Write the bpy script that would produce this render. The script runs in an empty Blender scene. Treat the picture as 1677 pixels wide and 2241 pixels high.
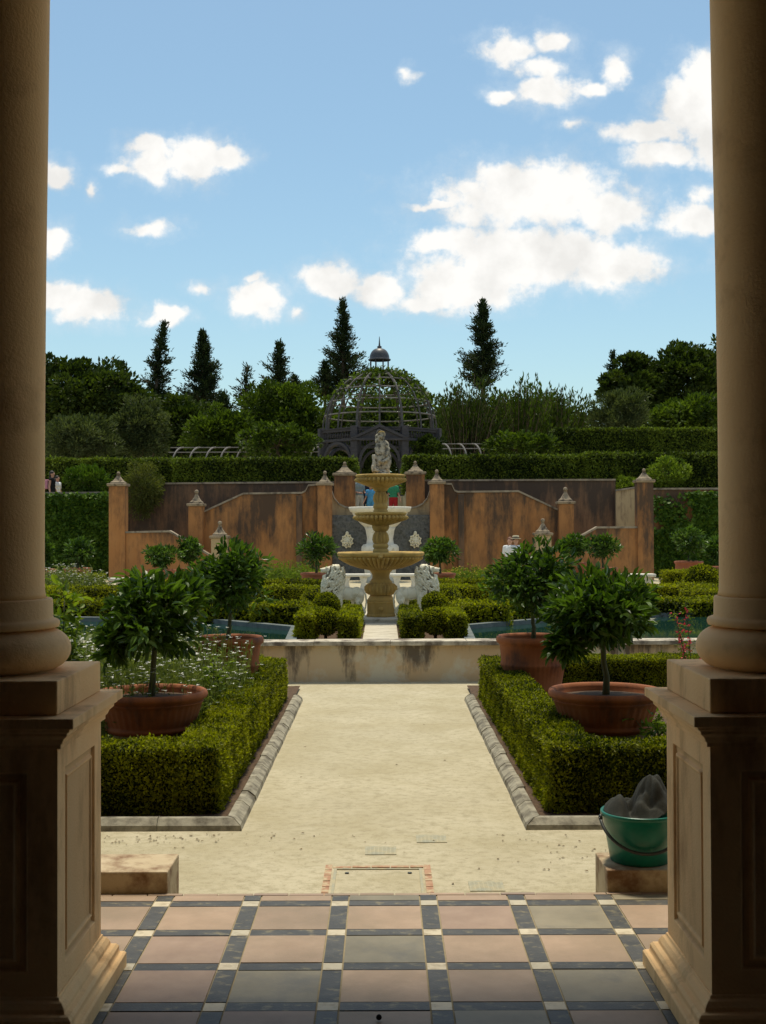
import bpy, math, random
import numpy as np
from mathutils import Vector, Matrix
C = bpy.context.scene
COL = C.collection
PI = math.pi
R = math.radians
rng = np.random.default_rng(7)
random.seed(7)

# ------------------------------------------------------------------ camera, sky, sun
F = 2690.0; EYE = 1.6
cam = bpy.data.objects.new('camera', bpy.data.cameras.new('camera'))
COL.objects.link(cam); C.camera = cam
cam.data.sensor_fit = 'VERTICAL'; cam.data.sensor_height = 36; cam.data.lens = 36*F/2241
cam.data.clip_start = 0.05; cam.data.clip_end = 3000
cam.matrix_world = Matrix.Translation((0, 0, EYE)) @ Matrix.Rotation(R(90.841), 4, 'X') @ Matrix.Rotation(R(-0.2), 4, 'Z')

SUN_EL, SUN_AZ = 72.0, 0.0
sun = bpy.data.objects.new('sun', bpy.data.lights.new('sun', 'SUN'))
COL.objects.link(sun)
sun.data.energy = 3.5; sun.data.angle = R(7.5); sun.data.color = (1.0, 0.91, 0.74)
sun.rotation_euler = (R(-(90-SUN_EL)), 0, R(-SUN_AZ))

C.view_settings.view_transform = 'Standard'; C.view_settings.look = 'None'
C.view_settings.exposure = 0.16; C.view_settings.gamma = 1.0

W = bpy.data.worlds.new('World'); C.world = W; W.use_nodes = True
def build_world():
    nt = W.node_tree; nt.nodes.clear(); N = nt.nodes.new; L = nt.links.new
    out = N('ShaderNodeOutputWorld')
    sky = N('ShaderNodeTexSky'); sky.sky_type = 'NISHITA'; sky.sun_disc = False
    sky.sun_elevation = R(SUN_EL); sky.sun_rotation = R(SUN_AZ)
    sky.air_density = 1.0; sky.dust_density = 1.2; sky.ozone_density = 0.3
    bg = N('ShaderNodeBackground'); bg.inputs[1].default_value = 0.125
    tm = N('ShaderNodeMix'); tm.data_type = 'RGBA'; tm.blend_type = 'MULTIPLY'; tm.inputs[0].default_value = 1; tm.inputs[7].default_value = (.85, 1.0, .955, 1)
    L(sky.outputs[0], tm.inputs[6]); L(tm.outputs[2], bg.inputs[0])
    # clouds: lobes placed by sky direction, broken up by fractal noise
    tc = N('ShaderNodeTexCoord'); sep = N('ShaderNodeSeparateXYZ'); L(tc.outputs['Generated'], sep.inputs[0])
    def M(op, a, b=None, c=None):
        m = N('ShaderNodeMath'); m.operation = op
        for i, v in enumerate((a, b, c)):
            if v is None: continue
            if isinstance(v, (int, float)): m.inputs[i].default_value = v
            else: L(v, m.inputs[i])
        return m.outputs[0]
    ysafe = M('MAXIMUM', sep.outputs[1], 0.05)
    u = M('DIVIDE', sep.outputs[0], ysafe); v = M('DIVIDE', sep.outputs[2], ysafe)
    cv = N('ShaderNodeCombineXYZ'); L(u, cv.inputs[0]); L(v, cv.inputs[1])
    def noise(vec, scale, detail, rough, off):
        ad = N('ShaderNodeVectorMath'); ad.operation = 'ADD'; ad.inputs[1].default_value = off; L(vec, ad.inputs[0])
        n = N('ShaderNodeTexNoise'); n.inputs['Scale'].default_value = scale; n.inputs['Detail'].default_value = detail
        n.inputs['Roughness'].default_value = rough; L(ad.outputs[0], n.inputs['Vector']); return n
    wn = noise(cv.outputs[0], 26, 4, .55, (3, 1, 0))
    wc = N('ShaderNodeVectorMath'); wc.operation = 'SUBTRACT'; wc.inputs[1].default_value = (.5, .5, .5); L(wn.outputs['Color'], wc.inputs[0])
    ws = N('ShaderNodeVectorMath'); ws.operation = 'SCALE'; ws.inputs['Scale'].default_value = .026; L(wc.outputs[0], ws.inputs[0])
    wa = N('ShaderNodeVectorMath'); wa.operation = 'ADD'; L(cv.outputs[0], wa.inputs[0]); L(ws.outputs[0], wa.inputs[1])
    fl = N('ShaderNodeVectorMath'); fl.operation = 'MULTIPLY'; fl.inputs[1].default_value = (1, 1, 0); L(wa.outputs[0], fl.inputs[0])
    lobes = [(1150,425,215,70,1),(1120,385,120,45,1),(1310,455,105,45,1),(940,440,75,13,.8),(1010,400,60,22,.8),
             (1150,560,250,62,1),(1010,610,150,62,1),(1330,575,110,52,1),(950,520,75,28,.9),(930,650,90,26,.9),(1080,530,150,48,1),
             (720,600,66,40,1),(820,625,62,36,1),(555,645,62,42,1),(548,600,42,14,.7),
             (325,350,62,46,.95),(315,310,52,26,.9),(425,335,68,50,1),(490,335,52,24,.95),(265,365,40,16,.5),
             (330,487,52,20,.55),(110,375,44,30,1),(118,512,48,32,1),(190,655,95,38,1),(120,640,70,32,1),(360,682,62,22,.9),
             (1105,100,80,32,.9),(1200,85,52,36,.85),(1170,140,60,30,.8),(1090,200,60,20,.8),(1185,195,85,36,1),(1285,190,60,20,.75),(1340,145,44,42,.8),
             (1510,240,85,80,1),(1420,285,110,32,.95),(1440,335,90,34,1),(1540,170,70,60,.95),(1560,300,80,60,1),
             (1500,470,70,44,.9),(1520,420,50,30,.8),(890,160,26,22,.45),(200,405,16,22,.4),(435,625,40,20,.35),(1240,270,40,14,.35),(640,672,26,20,.4),
             (1700,520,120,60,1),(1850,300,160,80,1),(-80,420,120,60,1),(-200,620,150,60,1),(-300,250,160,70,.9),(2100,560,160,60,1)]
    best = None
    for (x, y, rx, ry, w) in lobes:
        if w < .6: rx *= 1.5; ry *= 1.5; w += .12
        k = 1.0133
        u0, v0 = (x*k-838.5)/F, (1160-y*k)/F
        sb = N('ShaderNodeVectorMath'); sb.operation = 'SUBTRACT'; sb.inputs[1].default_value = (u0, v0, 0); L(fl.outputs[0], sb.inputs[0])
        mu = N('ShaderNodeVectorMath'); mu.operation = 'MULTIPLY'; mu.inputs[1].default_value = (F/(rx*k*1.28), F/(ry*k*1.34), 0); L(sb.outputs[0], mu.inputs[0])
        ln = N('ShaderNodeVectorMath'); ln.operation = 'LENGTH'; L(mu.outputs[0], ln.inputs[0])
        val = M('MULTIPLY_ADD', ln.outputs['Value'], -1.0, w)
        best = val if best is None else M('MAXIMUM', best, val)
    fn = noise(cv.outputs[0], 42, 10, .60, (7, 5, 0))
    d = M('MULTIPLY_ADD', fn.outputs['Fac'], 1.35, -.68)
    d = M('ADD', best, d)
    mr = N('ShaderNodeMapRange'); mr.interpolation_type = 'SMOOTHSTEP'; mr.inputs[1].default_value = -.06; mr.inputs[2].default_value = .52
    L(d, mr.inputs[0])
    front = M('GREATER_THAN', sep.outputs[1], .06)
    wd = M('ADD', best, M('MULTIPLY_ADD', noise(cv.outputs[0], 34, 12, .68, (1, 9, 0)).outputs['Fac'], 2.3, -1.12))
    wm = N('ShaderNodeMapRange'); wm.inputs[1].default_value = -.35; wm.inputs[2].default_value = .75; wm.inputs[4].default_value = .75; L(wd, wm.inputs[0])
    mask = M('MULTIPLY', M('MAXIMUM', mr.outputs[0], M('POWER', wm.outputs[0], 1.6)), front)
    on = noise(tc.outputs['Generated'], 2.6, 7, .6, (4, 4, 4))  # unseen clouds overhead and behind, added to whiten the fill light
    om = N('ShaderNodeMapRange'); om.interpolation_type = 'SMOOTHSTEP'; om.inputs[1].default_value = .47; om.inputs[2].default_value = .62; L(on.outputs['Fac'], om.inputs[0])
    hi = N('ShaderNodeMapRange'); hi.inputs[1].default_value = .48; hi.inputs[2].default_value = .62; L(v, hi.inputs[0])
    away = M('MAXIMUM', hi.outputs[0], M('MULTIPLY', M('SUBTRACT', 1.0, front), .3))
    mask = M('MAXIMUM', mask, M('MULTIPLY', om.outputs[0], away))
    cr = N('ShaderNodeValToRGB'); cr.color_ramp.elements[0].position = .2; cr.color_ramp.elements[0].color = (.70, .80, .88, 1)
    cr.color_ramp.elements[1].position = .95; cr.color_ramp.elements[1].color = (1, .985, .95, 1); L(mask, cr.inputs[0])
    cb = N('ShaderNodeBackground'); cb.inputs[1].default_value = 0.92
    sh = N('ShaderNodeMapRange'); sh.inputs[1].default_value = .36; sh.inputs[2].default_value = .56; sh.inputs[3].default_value = .84; L(noise(cv.outputs[0], 20, 5, .55, (2, 6, 0)).outputs['Fac'], sh.inputs[0])
    shm = N('ShaderNodeMix'); shm.data_type = 'RGBA'; shm.blend_type = 'MULTIPLY'; shm.inputs[0].default_value = 1; L(cr.outputs[0], shm.inputs[6]); L(sh.outputs[0], shm.inputs[7]); L(shm.outputs[2], cb.inputs[0])
    mx = N('ShaderNodeMixShader'); L(mask, mx.inputs[0]); L(bg.outputs[0], mx.inputs[1]); L(cb.outputs[0], mx.inputs[2])
    L(mx.outputs[0], out.inputs[0])
build_world()

# ------------------------------------------------------------------ measuring helpers (photo measured at 1655 px wide)
K = 1.0133
def wx(x, Y): return (x*K-838.5)/F*Y
def wz(y, Y): return EYE-(y*K-1160)/F*Y
def ppm(Y): return K*Y/F           # metres per measured pixel at distance Y

# ------------------------------------------------------------------ materials
def new_mat(name):
    m = bpy.data.materials.new(name); m.use_nodes = True
    nt = m.node_tree; b = nt.nodes['Principled BSDF']
    return m, nt, b
def nd(nt, t, **kw):
    n = nt.nodes.new(t)
    for k, v in kw.items(): setattr(n, k, v)
    return n
def noise_node(nt, scale, detail=4, rough=.55, stretch=(1, 1, 1), off=(0, 0, 0)):
    tc = nd(nt, 'ShaderNodeTexCoord'); mp = nd(nt, 'ShaderNodeMapping')
    mp.inputs['Scale'].default_value = stretch; mp.inputs['Location'].default_value = off
    nt.links.new(tc.outputs['Object'], mp.inputs[0])
    n = nd(nt, 'ShaderNodeTexNoise'); n.inputs['Scale'].default_value = scale
    n.inputs['Detail'].default_value = detail; n.inputs['Roughness'].default_value = rough
    nt.links.new(mp.outputs[0], n.inputs['Vector']); return n
def ramp(nt, src, stops):
    r = nd(nt, 'ShaderNodeValToRGB'); e = r.color_ramp.elements
    while len(e) < len(stops): e.new(.5)
    for el, (p, c) in zip(e, stops):
        el.position = p; el.color = (*c, 1) if len(c) == 3 else c
    nt.links.new(src, r.inputs[0]); return r.outputs[0]
def mix(nt, fac, a, b, mode='MIX'):
    m = nd(nt, 'ShaderNodeMix', data_type='RGBA', blend_type=mode)
    for i, v in ((0, fac), (6, a), (7, b)):
        if isinstance(v, (int, float)): m.inputs[i].default_value = v
        elif isinstance(v, tuple): m.inputs[i].default_value = (*v, 1)
        else: nt.links.new(v, m.inputs[i])
    return m.outputs[2]
def bump(nt, b, src, strength, dist=.01):
    bp = nd(nt, 'ShaderNodeBump'); bp.inputs['Strength'].default_value = strength; bp.inputs['Distance'].default_value = dist
    nt.links.new(src, bp.inputs['Height']); nt.links.new(bp.outputs[0], b.inputs['Normal'])
def stone(name, c1, c2, scale=6, rough=.8, dirt=None, dirt_scale=3, dirt_lo=.5, dirt_hi=.7, bumpk=.3, stretch=(1, 1, 1), spec=.3, bscale=120, crev=None, vary=0):
    m, nt, b = new_mat(name)
    n = noise_node(nt, scale, 6, .6, stretch)
    col = ramp(nt, n.outputs['Fac'], [(.3, c1), (.7, c2)])
    if dirt:
        dn = noise_node(nt, dirt_scale, 8, .65, stretch, (5, 3, 9))
        fac = ramp(nt, dn.outputs['Fac'], [(dirt_lo, (0, 0, 0)), (dirt_hi, (1, 1, 1))])
        col = mix(nt, fac, col, dirt)
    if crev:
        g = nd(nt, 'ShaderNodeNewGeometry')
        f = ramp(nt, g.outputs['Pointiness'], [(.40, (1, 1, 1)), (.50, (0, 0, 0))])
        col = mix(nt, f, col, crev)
    if vary:
        at = nd(nt, 'ShaderNodeAttribute', attribute_name='tint')
        col = mix(nt, 1.0, col, ramp(nt, at.outputs['Fac'], [(0, (1-vary,)*3), (1, (1, 1-vary*.15, 1-vary*.3))]), 'MULTIPLY')
    nt.links.new(col, b.inputs['Base Color'])
    b.inputs['Roughness'].default_value = rough; b.inputs['Specular IOR Level'].default_value = spec
    bn = noise_node(nt, bscale, 4, .6)
    bump(nt, b, bn.outputs['Fac'], bumpk, .004)
    return m
def leafmat(name, dark, light, rough=.45, trans=.3, clump=3.0, spec=.15, tcol=None):
    m, nt, b = new_mat(name)
    a = nd(nt, 'ShaderNodeAttribute', attribute_name='tint')
    n = noise_node(nt, clump, 3, .6)
    ad = nd(nt, 'ShaderNodeMath', operation='MULTIPLY_ADD'); ad.inputs[1].default_value = .9; ad.inputs[2].default_value = -.45
    nt.links.new(n.outputs['Fac'], ad.inputs[0])
    a2 = nd(nt, 'ShaderNodeMath', operation='ADD', use_clamp=True); nt.links.new(a.outputs['Fac'], a2.inputs[0]); nt.links.new(ad.outputs[0], a2.inputs[1])
    col = ramp(nt, a2.outputs[0], [(.1, dark), (.95, light)])
    nt.links.new(col, b.inputs['Base Color'])
    b.inputs['Roughness'].default_value = rough; b.inputs['Specular IOR Level'].default_value = spec
    tr = nd(nt, 'ShaderNodeBsdfTranslucent')
    tc = mix(nt, 1.0, col, tcol or (1.6, 1.7, .5), 'MULTIPLY'); nt.links.new(tc, tr.inputs[0])
    mx = nd(nt, 'ShaderNodeMixShader'); mx.inputs[0].default_value = trans
    nt.links.new(b.outputs[0], mx.inputs[1]); nt.links.new(tr.outputs[0], mx.inputs[2])
    nt.links.new(mx.outputs[0], nt.nodes['Material Output'].inputs[0])
    return m
def stucco(name, base, base2, stain, lo, hi, xscale=2.2, seedoff=(0, 0, 0), pale=None, zk=.065, zmid=1.9):
    m, nt, b = new_mat(name)
    n = noise_node(nt, 1.2, 6, .6, (1, 1, .5), seedoff)
    col = ramp(nt, n.outputs['Fac'], [(.3, base), (.7, base2)])
    if pale:
        pn = noise_node(nt, 2.4, 7, .65, (1, 1, 1), (2, 8, 1))
        col = mix(nt, ramp(nt, pn.outputs['Fac'], [(.5, (0, 0, 0)), (.62, (1, 1, 1))]), col, pale)
    s1 = noise_node(nt, xscale, 9, .70, (1, 1, .40), (seedoff[0]+3, 1, 0))
    s2 = noise_node(nt, xscale*5, 6, .7, (1, 1, .10), (seedoff[0]+1, 5, 0))
    a1 = nd(nt, 'ShaderNodeMath', operation='MULTIPLY_ADD'); a1.inputs[1].default_value = .42
    s1m = nd(nt, 'ShaderNodeMath', operation='MULTIPLY'); s1m.inputs[1].default_value = .98; nt.links.new(s1.outputs['Fac'], s1m.inputs[0])
    nt.links.new(s2.outputs['Fac'], a1.inputs[0]); nt.links.new(s1m.outputs[0], a1.inputs[2])
    tc = nd(nt, 'ShaderNodeTexCoord'); sp = nd(nt, 'ShaderNodeSeparateXYZ'); nt.links.new(tc.outputs['Object'], sp.inputs[0])
    ad = nd(nt, 'ShaderNodeMath', operation='MULTIPLY_ADD'); ad.inputs[1].default_value = zk
    zz_ = nd(nt, 'ShaderNodeMath', operation='SUBTRACT'); nt.links.new(sp.outputs[2], zz_.inputs[0]); zz_.inputs[1].default_value = zmid
    nt.links.new(zz_.outputs[0], ad.inputs[0]); nt.links.new(a1.outputs[0], ad.inputs[2])
    fac = ramp(nt, ad.outputs[0], [(lo, (0, 0, 0)), (hi, (.9, .9, .9))])
    col = mix(nt, fac, col, stain)
    nt.links.new(col, b.inputs['Base Color']); b.inputs['Roughness'].default_value = .9; b.inputs['Specular IOR Level'].default_value = .2
    bn = noise_node(nt, 60, 5, .6); bump(nt, b, bn.outputs['Fac'], .35, .01)
    return m
def plain(name, c, rough=.6, spec=.4, metal=0, var=.15, scale=12):
    m, nt, b = new_mat(name)
    n = noise_node(nt, scale, 4, .6)
    lo = tuple(v*(1-var) for v in c); hi = tuple(min(1, v*(1+var)) for v in c)
    nt.links.new(ramp(nt, n.outputs['Fac'], [(.3, lo), (.7, hi)]), b.inputs['Base Color'])
    b.inputs['Roughness'].default_value = rough; b.inputs['Specular IOR Level'].default_value = spec; b.inputs['Metallic'].default_value = metal
    return m

MT = {}
MT['col'] = stone('column_render', (.88, .56, .265), (.94, .64, .33), 3, .75, bumpk=.5, dirt=(.52, .30, .14), dirt_scale=3.5, dirt_lo=.55, dirt_hi=.80, bscale=90)
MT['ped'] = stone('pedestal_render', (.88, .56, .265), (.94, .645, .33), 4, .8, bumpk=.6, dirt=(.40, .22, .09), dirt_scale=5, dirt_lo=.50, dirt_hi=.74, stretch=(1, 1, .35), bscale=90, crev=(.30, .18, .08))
MT['loggia'] = stone('loggia_render', (.22, .13, .06), (.26, .16, .075), 2, .9)
MT['pink'] = stone('tile_pink', (.38, .275, .19), (.47, .35, .25), 5, .5, dirt=(.33, .25, .17), dirt_scale=3.3, dirt_lo=.42, dirt_hi=.66, bumpk=.25, spec=.22, vary=.26)
MT['plum'] = stone('tile_plum', (.29, .205, .15), (.38, .28, .21), 7, .55, dirt=(.38, .28, .2), dirt_scale=4, bumpk=.12, vary=.26)
MT['sage'] = stone('tile_sage', (.215, .19, .13), (.31, .275, .19), 5, .5, dirt=(.17, .16, .13), dirt_scale=4, bumpk=.15, vary=.26)
MT['slate'] = stone('tile_slate', (.056, .057, .055), (.10, .10, .092), 9, .5, dirt=(.30, .26, .15), dirt_scale=16, dirt_lo=.54, dirt_hi=.72, bumpk=.4, stretch=(1, 1.6, 1), vary=.26)
MT['cream'] = stone('tile_cream', (.56, .50, .36), (.70, .63, .47), 10, .5, bumpk=.1, dirt=(.36, .30, .19), dirt_scale=14, dirt_lo=.5, dirt_hi=.7, vary=.26)
MT['grout'] = stone('grout', (.27, .22, .13), (.35, .29, .18), 30, .9)
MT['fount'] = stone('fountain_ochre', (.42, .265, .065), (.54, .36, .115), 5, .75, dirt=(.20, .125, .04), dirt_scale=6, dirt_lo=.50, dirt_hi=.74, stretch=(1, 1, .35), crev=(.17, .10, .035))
MT['white'] = stone('white_stone', (.66, .62, .50), (.78, .74, .64), 6, .75, dirt=(.34, .28, .17), dirt_scale=5, dirt_lo=.56, dirt_hi=.76)
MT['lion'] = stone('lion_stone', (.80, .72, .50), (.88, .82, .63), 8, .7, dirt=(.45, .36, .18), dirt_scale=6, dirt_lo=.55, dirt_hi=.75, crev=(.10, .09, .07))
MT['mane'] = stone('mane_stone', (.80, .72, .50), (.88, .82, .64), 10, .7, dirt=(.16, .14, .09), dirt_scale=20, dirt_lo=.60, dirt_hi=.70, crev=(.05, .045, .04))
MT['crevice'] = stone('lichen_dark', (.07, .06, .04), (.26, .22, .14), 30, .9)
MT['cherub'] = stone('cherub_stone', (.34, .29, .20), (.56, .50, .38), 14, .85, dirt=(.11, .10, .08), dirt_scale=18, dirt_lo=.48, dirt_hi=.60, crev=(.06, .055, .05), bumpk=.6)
MT['cherub_top'] = stone('cherub_lichen', (.30, .20, .05), (.42, .30, .10), 14, .85, dirt=(.20, .17, .10), dirt_scale=18)
MT['terra'] = stone('terracotta', (.24, .070, .020), (.33, .11, .034), 6, .75, dirt=(.085, .038, .024), dirt_scale=5, dirt_lo=.50, dirt_hi=.72, bumpk=.35, stretch=(1, 1, .6))
MT['terra2'] = stone('terracotta_pale', (.30, .095, .045), (.38, .14, .07), 6, .8)
MT['soil'] = stone('soil', (.055, .032, .018), (.12, .075, .042), 30, .95, bumpk=1.0, bscale=60)
MT['kerb'] = stone('kerb_stone', (.28, .255, .185), (.39, .355, .265), 7, .85, dirt=(.10, .085, .06), dirt_scale=9, dirt_lo=.42, dirt_hi=.66, bumpk=.7)
MT['block'] = stone('block_render', (.46, .36, .22), (.54, .44, .29), 5, .85, dirt=(.20, .11, .055), dirt_scale=6, dirt_lo=.46, dirt_hi=.66)
MT['slab'] = stone('slab_stone', (.50, .45, .34), (.62, .57, .46), 6, .8, dirt=(.24, .19, .13), dirt_scale=12, dirt_lo=.52, dirt_hi=.68, stretch=(.4, 2, 1))
MT['coping'] = stone('coping_stone', (.44, .38, .28), (.62, .56, .44), 5, .85, dirt=(.16, .13, .10), dirt_scale=5, dirt_lo=.45, dirt_hi=.62, bumpk=.5)
MT['poolwall'] = stucco('pool_wall_stucco', (.60, .50, .33), (.58, .38, .20), (.10, .078, .058), .64, .80, 2.6, (0, 0, 0), pale=(.62, .56, .42), zk=.45, zmid=.24)
MT['orange'] = stucco('orange_stucco', (.37, .160, .054), (.44, .215, .082), (.060, .046, .036), .60, .80, 1.0)
MT['orange_dirty'] = stucco('dirty_stucco', (.22, .12, .062), (.27, .155, .085), (.060, .047, .038), .55, .78, 1.2, (4, 0, 0))
MT['orange_clean'] = stucco('clean_stucco', (.37, .160, .054), (.44, .215, .082), (.080, .048, .032), .66, .88, 1.4, (9, 0, 0))
MT['pale_st'] = stucco('pale_stucco', (.42, .31, .17), (.48, .36, .21), (.16, .11, .07), .74, .92, 2)
MT['finial'] = stone('finial_stone', (.22, .17, .115), (.34, .27, .18), 8, .9, dirt=(.08, .06, .045), dirt_scale=6, dirt_lo=.5, dirt_hi=.65)
MT['cope_dark'] = stone('coping_dark', (.22, .18, .13), (.36, .30, .22), 4, .9, dirt=(.09, .07, .055), dirt_scale=3)
MT['grotto'] = stone('grotto_stone', (.10, .105, .10), (.20, .20, .19), 14, .9, dirt=(.06, .06, .06), dirt_scale=10, bumpk=1.0, bscale=30)
MT['bluecop'] = stone('pool_coping_blue', (.12, .14, .135), (.18, .20, .19), 6, .8, dirt=(.08, .09, .085), spec=.1, dirt_scale=5)
MT['timber'] = stone('grey_timber', (.040, .037, .042), (.075, .070, .075), 6, .8, stretch=(1, 1, 3))
MT['timber_pale'] = stone('weathered_timber', (.13, .12, .11), (.22, .205, .19), 6, .8)
MT['lead'] = plain('lead_roof', (.04, .042, .048), .45, .5)
MT['bark'] = stone('bark', (.07, .05, .03), (.13, .095, .06), 20, .9, bumpk=.8, stretch=(3, 3, .5))
MT['stem'] = stone('green_stem', (.06, .065, .025), (.11, .11, .05), 20, .8)
MT['litter'] = plain('dead_leaf', (.17, .12, .06), .9, .2, 0, .5, 30)
MT['bucket'] = plain('green_plastic', (.004, .14, .09), .32, .5, 0, .08)
MT['handle'] = plain('grey_plastic', (.035, .04, .035), .45, .4)
MT['cloth'] = stone('grey_fleece', (.026, .027, .022), (.045, .046, .037), 60, .95, bumpk=.8, bscale=300)
MT['brick'] = stone('red_brick', (.34, .17, .10), (.46, .29, .18), 20, .85, dirt=(.50, .42, .26), dirt_scale=25, dirt_lo=.48, dirt_hi=.62)
MT['grate'] = stone('grate_metal', (.29, .29, .22), (.38, .37, .28), 60, .9, dirt=(.42, .37, .24), dirt_scale=12, dirt_lo=.42, dirt_hi=.6)
MT['skin'] = plain('skin', (.50, .27, .18), .6)
def cloth(n, c): MT[n] = plain('cloth_'+n, c, .85, .2, 0, .12, 20)
for n_, c_ in (('shirt_white', (.75, .75, .74)), ('shirt_grey', (.22, .27, .27)), ('shirt_blue', (.10, .36, .62)), ('shirt_green', (.05, .28, .14)),
               ('red', (.40, .03, .035)), ('trouser_pale', (.52, .49, .42)), ('navy', (.02, .022, .035)), ('black', (.012, .012, .014)), ('bag_pink', (.50, .22, .28)), ('khaki', (.30, .25, .17)), ('straw', (.42, .36, .24))): cloth(n_, c_)
MT['hair_dark'] = plain('hair_dark', (.02, .014, .01), .6); MT['hair_red'] = plain('hair_brown', (.16, .06, .03), .6); MT['hair_blond'] = plain('hair_fair', (.35, .24, .12), .6)
MT['box'] = leafmat('box_leaf', (.018, .030, .002), (.30, .31, .010), .5, .35, 2.2)
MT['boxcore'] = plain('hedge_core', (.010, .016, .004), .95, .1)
MT['yew'] = leafmat('far_hedge_leaf', (.014, .026, .004), (.15, .20, .022), .55, .25, 1.2)
MT['citrus'] = leafmat('citrus_leaf', (.018, .044, .008), (.095, .17, .022), .36, .28, 6, .32)
MT['ivy'] = leafmat('ivy_leaf', (.025, .060, .006), (.10, .17, .018), .45, .25, 1.5)
MT['tree_dark'] = leafmat('tree_dark', (.012, .024, .005), (.065, .095, .014), .55, .25, .5)
MT['tree_mid'] = leafmat('tree_mid', (.018, .034, .004), (.085, .13, .014), .5, .3, .5)
MT['tree_olive'] = leafmat('tree_olive', (.030, .044, .017), (.105, .13, .055), .5, .25, .6)
MT['conifer'] = leafmat('conifer_needle', (.014, .027, .010), (.042, .062, .020), .6, .15, .8)
MT['lime'] = leafmat('lime_leaf', (.06, .10, .012), (.18, .24, .03), .5, .35, 3)
MT['herb'] = leafmat('herb_leaf', (.06, .085, .028), (.20, .23, .09), .5, .35, 3)
MT['fern'] = leafmat('feathery_leaf', (.05, .065, .015), (.13, .14, .04), .5, .3, 2)
MT['petal'] = leafmat('white_petal', (.70, .70, .62), (.85, .85, .78), .6, .3, 3, .3, (1, 1, 1))
MT['yellow'] = leafmat('yellow_petal', (.60, .42, .02), (.75, .60, .05), .6, .3, 3, .3, (1, 1, 1))
MT['redp'] = leafmat('red_petal', (.60, .04, .06), (.75, .10, .12), .6, .3, 3, .3, (1, 1, 1))

def sand_material():
    m, nt, b = new_mat('sand_gravel')
    n = noise_node(nt, 1.1, 8, .62); col = ramp(nt, n.outputs['Fac'], [(.32, (.395, .350, .235)), (.68, (.50, .45, .315))])
    n2 = noise_node(nt, 15, 9, .76, (1, 1.2, 1), (3, 2, 0))
    col = mix(nt, ramp(nt, n2.outputs['Fac'], [(.47, (0, 0, 0)), (.64, (1, 1, 1))]), col, (.29, .255, .16))
    n4 = noise_node(nt, 1.6, 9, .66, (1, 1.1, 1), (9, 2, 0))
    col = mix(nt, ramp(nt, n4.outputs['Fac'], [(.42, (0, 0, 0)), (.70, (.75, .75, .75))]), col, (.30, .255, .14))
    n3 = noise_node(nt, 26, 6, .8, (1, 1.4, 1), (1, 7, 0))
    col = mix(nt, ramp(nt, n3.outputs['Fac'], [(.56, (0, 0, 0)), (.68, (1, 1, 1))]), col, (.20, .165, .10))
    n5 = noise_node(nt, 220, 3, .7)
    col = mix(nt, ramp(nt, n5.outputs['Fac'], [(.35, (0, 0, 0)), (.75, (.55, .55, .55))]), col, (.60, .52, .36))
    nt.links.new(col, b.inputs['Base Color']); b.inputs['Roughness'].default_value = .95; b.inputs['Specular IOR Level'].default_value = .15
    ad = nd(nt, 'ShaderNodeMath', operation='MULTIPLY_ADD'); ad.inputs[1].default_value = .5
    nt.links.new(n5.outputs['Fac'], ad.inputs[0]); nt.links.new(n3.outputs['Fac'], ad.inputs[2])
    bump(nt, b, ad.outputs[0], .5, .008)
    return m
MT['sand'] = sand_material()
def water_material():
    m, nt, b = new_mat('pool_water')
    b.inputs['Base Color'].default_value = (.010, .038, .028, 1); b.inputs['Roughness'].default_value = .06
    b.inputs['Specular IOR Level'].default_value = .4; b.inputs['IOR'].default_value = 1.33
    n = noise_node(nt, 9, 3, .6, (1, .5, 1)); bump(nt, b, n.outputs['Fac'], .03, .01)
    return m
MT['water'] = water_material()

# ------------------------------------------------------------------ mesh builder
def nrm(a): return a/np.maximum(np.linalg.norm(a, axis=-1, keepdims=True), 1e-9)
LEAF_T = {  # vertices (along, across, up) and faces
    'diamond': (np.array([(0, 0, 0), (.5, -.5, .0), (1, 0, 0), (.5, .5, .0)]), [(0, 1, 2, 3)]),
    'fold': (np.array([(0, 0, 0), (.45, -.5, .12), (1, 0, -.05), (.45, .5, .12)]), [(0, 1, 2), (0, 2, 3)]),
    'leaf': (np.array([(0, 0, 0), (.28, -.42, .10), (.68, -.40, .06), (1, 0, -.16), (.68, .40, .06), (.28, .42, .10), (.5, 0, -.03)]),
             [(0, 1, 6), (1, 2, 6), (2, 3, 6), (3, 4, 6), (4, 5, 6), (5, 0, 6)]),
    'hex': (np.array([(0, 0, 0), (.2, -.42, .02), (.75, -.45, -.02), (1, 0, -.08), (.75, .45, -.02), (.2, .42, .02)]), [(0, 1, 2, 3), (3, 4, 5, 0)]),
}
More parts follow.
